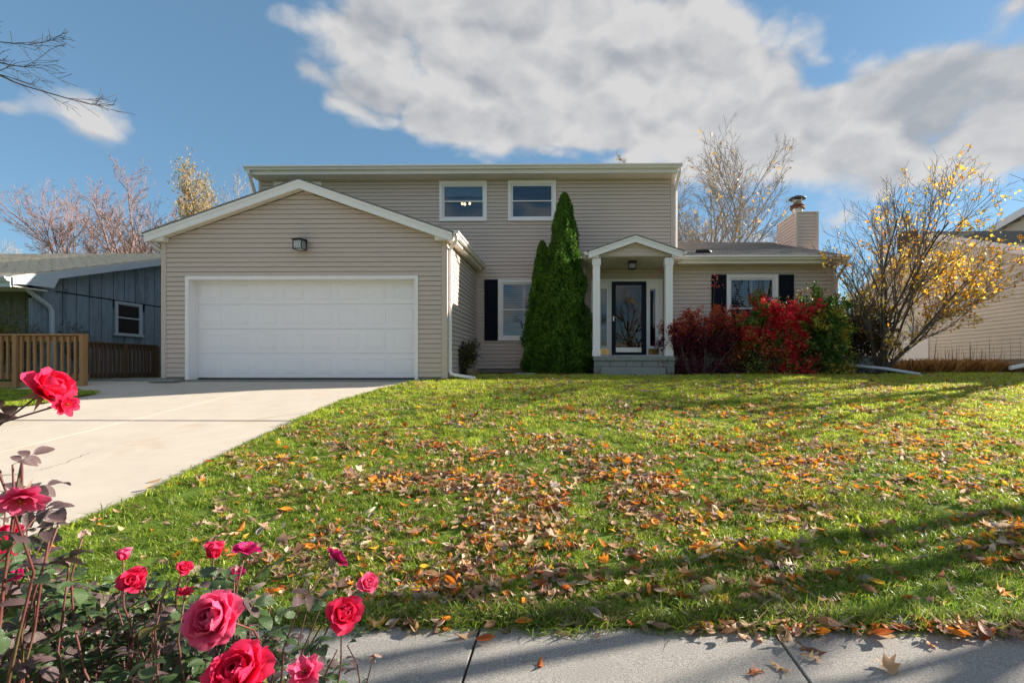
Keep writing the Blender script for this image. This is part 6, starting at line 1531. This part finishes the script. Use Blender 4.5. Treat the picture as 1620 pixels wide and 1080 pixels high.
def rose_bush(label, base, blooms, canes, seed, wts_, maxleaf=298, under=(60, 60, 20), zone=None):
    R = random.Random(seed); root = empty('rose_bush', base, label, 'rose bush'); inv = Matrix.Translation(-Vector(base)); base = Vector(base); nleaf = 0
    targets = []
    for b in blooms:
        px, py, dpx, kind, mat, ax, dm = b; Y = F * dm / dpx; p = W(px, py, Y); bl = bloom(root, inv, p, ax, dm, kind, mat, seed + len(targets)); targets.append((p - Vector(ax).normalized() * dm * .17, Vector(ax).normalized(), True))
    for px, py, Y in canes: targets.append((W(px, py, Y), Vector((R.uniform(-.3, .6), R.uniform(-.4, .4), 1)).normalized(), False))
    for p, ax, isb in targets:
        foot = base + Vector((R.uniform(-.18, .18), R.uniform(-.12, .12), 0)); foot.x += (p.x - base.x) * .22; foot.y += (p.y - base.y) * .3
        L = (p - foot).length; c1 = foot + Vector((0, 0, L * .45)); c2 = p - ax * L * .28; pts = []
        for i in range(11):
            t = i / 10; q = foot * (1 - t) ** 3 + c1 * 3 * t * (1 - t) ** 2 + c2 * 3 * t * t * (1 - t) + p * t ** 3
            pts.append(q + Vector((R.uniform(-1, 1), R.uniform(-1, 1), 0)) * .006 * (0 < i < 10))
        o = MB().tube(pts, [.0036 - .0022 * i / 10 for i in range(11)], 6).obj('stem', M['rosestem'], root, smooth=True); o.matrix_parent_inverse = inv
        th = MB()
        for k in range(7):
            i = R.randint(4, 9); q = pts[i].lerp(pts[i + 1], R.random()); a = R.uniform(0, 6.28); dd = Vector((math.cos(a), math.sin(a), -.2)); th.tube([q, q + dd * .007], [.0022, .0003], 4)
        # leaves up the visible part
        nl = R.randint(4, 6) if isb else R.randint(6, 8)
        for k in range(nl):
            if nleaf >= maxleaf: break
            t = (.50 + .46 * (k + R.random()) / nl) if isb else (.5 + .5 * (k + 1) / nl); i = min(int(t * 10 - 1e-4), 9); q = pts[i].lerp(pts[i + 1], t * 10 - i)
            a = R.uniform(0, 2 * pi); up_ = R.uniform(-.25, .55)
            d = Vector((math.cos(a), math.sin(a), up_)).normalized(); qq = d.to_track_quat('X', 'Z') @ Quaternion((1, 0, 0), R.uniform(-.9, .9))
            m = R.choices(['roseleaf', 'roseleaf2', 'roseleaf3'], wts_)[0]
            o = link('leaf', R.choice(RL[m]), root, loc=q, rot=qq, scl=R.uniform(.030, .048)); o.matrix_parent_inverse = inv; nleaf += 1
    # the undergrowth of smaller leaves deeper in the bush
    for mname, cnt in (('roseleaf', under[0]), ('roseleaf2', under[1])):
        Vs = []; Fq = []; k0 = 0
        for _ in range(cnt):
            px, py = zone(R); Y = R.uniform(1.0, 1.55); p = W(px, py, Y); me = R.choice(RL[mname]); a = R.uniform(0, 6.28)
            qq = Vector((math.cos(a), math.sin(a), R.uniform(-.3, .4))).to_track_quat('X', 'Z') @ Quaternion((1, 0, 0), R.uniform(-1, 1)); sc = R.uniform(.026, .044)
            for v in me.vertices: Vs.append(qq @ v.co * sc + p - base)
            for f in me.polygons: Fq.append([k0 + i for i in f.vertices])
            k0 += len(me.vertices)
        mb = MB(); mb.v = [tuple(v) for v in Vs]; mb.f = [tuple(f) for f in Fq]; mb.obj('leaves', M[mname], root, smooth=True, kind='stuff')
        # thin twigs carrying them
    tw = MB()
    for _ in range(under[2]):
        px, py = zone(R); Y = R.uniform(1.0, 1.5); p = W(px, py, Y); q = p + Vector((R.uniform(-.12, .06), R.uniform(-.05, .05), -R.uniform(.10, .3))); m_ = (p + q) / 2 + Vector((R.uniform(-.02, .02), 0, 0))
        tw.tube([q - base, m_ - base, p - base], [.003, .0022, .0012], 5)
    tw.obj('twigs', M['rosestem'], root, smooth=True, kind='stuff')
    return root
def zoneL(R):
    while True:
        x, y = R.uniform(-60, 130), R.uniform(800, 1090)
        if x < 30 + (y - 800) * .6: return x, y
def zoneR(R):
    while True:
        x, y = R.uniform(0, 620), R.uniform(880, 1095); lim = 900 if x < 330 else 900 + (x - 330) * .75
        if y > lim + R.uniform(0, 60) and not (x > 440 and R.random() < .5): return x, y
RED, PNK, MAG, DRYP = 'petal_red', 'petal_pink', 'petal_magenta', 'petal_dry'
left_blooms = [(70, 620, 84, 'half', RED, (.75, .1, .55), .085), (100, 640, 48, 'star', RED, (.9, -.1, .1), .045), (34, 785, 78, 'star', PNK, (.5, -.5, -.5), .07), (16, 852, 52, 'half', RED, (-.1, -.4, .8), .06),
               (24, 905, 40, 'half', MAG, (.1, -.6, .3), .05), (85, 818, 42, 'spent', DRYP, (.3, -.1, 1), .045), (4, 885, 40, 'open', RED, (.3, -.6, .4), .05)]
R = random.Random(3)
canesL = [(R.uniform(-70, 90), R.uniform(740, 1000), R.uniform(.8, 1.2)) for _ in range(7)] + [(20, 735, .78), (70, 800, .8), (95, 822, .85), (-20, 700, .7)]
rose_bush('tall rose bush at the far left edge with a crimson bloom leaning over the driveway', (-1.22, .82, -.08), left_blooms, canesL, 11, (.35, .6, .05), 220, (70, 110, 40), zoneL)
right_blooms = [(343, 978, 92, 'full', PNK, (-.08, -.80, .45), .085), (378, 1070, 106, 'full', RED, (.0, -.55, .80), .085), (530, 885, 48, 'open', MAG, (.35, .5, .4), .06), (579, 924, 38, 'half', PNK, (.5, -.3, .4), .05),
                (541, 970, 64, 'half', RED, (.55, -.5, .35), .075), (484, 1064, 66, 'star', PNK, (.1, -.6, .7), .065), (389, 871, 50, 'open', MAG, (.2, .1, .9), .06), (373, 908, 28, 'half', MAG, (.3, -.4, .6), .04),
                (338, 881, 21, 'bud', RED, (.1, 0, 1), .028), (291, 899, 26, 'half', RED, (.5, -.3, .5), .035), (212, 918, 44, 'half', RED, (.35, -.6, .35), .055), (195, 885, 14, 'bud', PNK, (.0, 0, 1), .018), (293, 938, 30, 'star', RED, (.2, -.1, .9), .035),
                (134, 838, 26, 'spent', DRYP, (.4, 0, .9), .032), (112, 880, 26, 'spent', DRYP, (.3, 0, .8), .032), (152, 990, 26, 'spent', DRYP, (.1, -.2, 1), .034), (592, 1035, 26, 'spent', DRYP, (.2, 0, 1), .034), (372, 893, 22, 'spent', DRYP, (.1, 0, 1), .03), (553, 932, 20, 'spent', DRYP, (.2, 0, 1), .028), (430, 880, 20, 'spent', DRYP, (.7, 0, .7), .028)]
canesR = []
while len(canesR) < 34:
    x = R.uniform(-20, 610); y = R.uniform(870, 1090); lim = 880 if x < 380 else 880 + (x - 380) * .62
    if x > 330 and R.random() < .35: continue
    if y > lim + 8: canesR.append((x, y, R.uniform(.85, 1.35)))
rose_bush('low spreading rose bush with many pink and red blooms in the bottom left foreground', (-.62, 1.02, -.07), right_blooms, canesR, 23, (.62, .30, .08), 298, (420, 190, 120), zoneR)
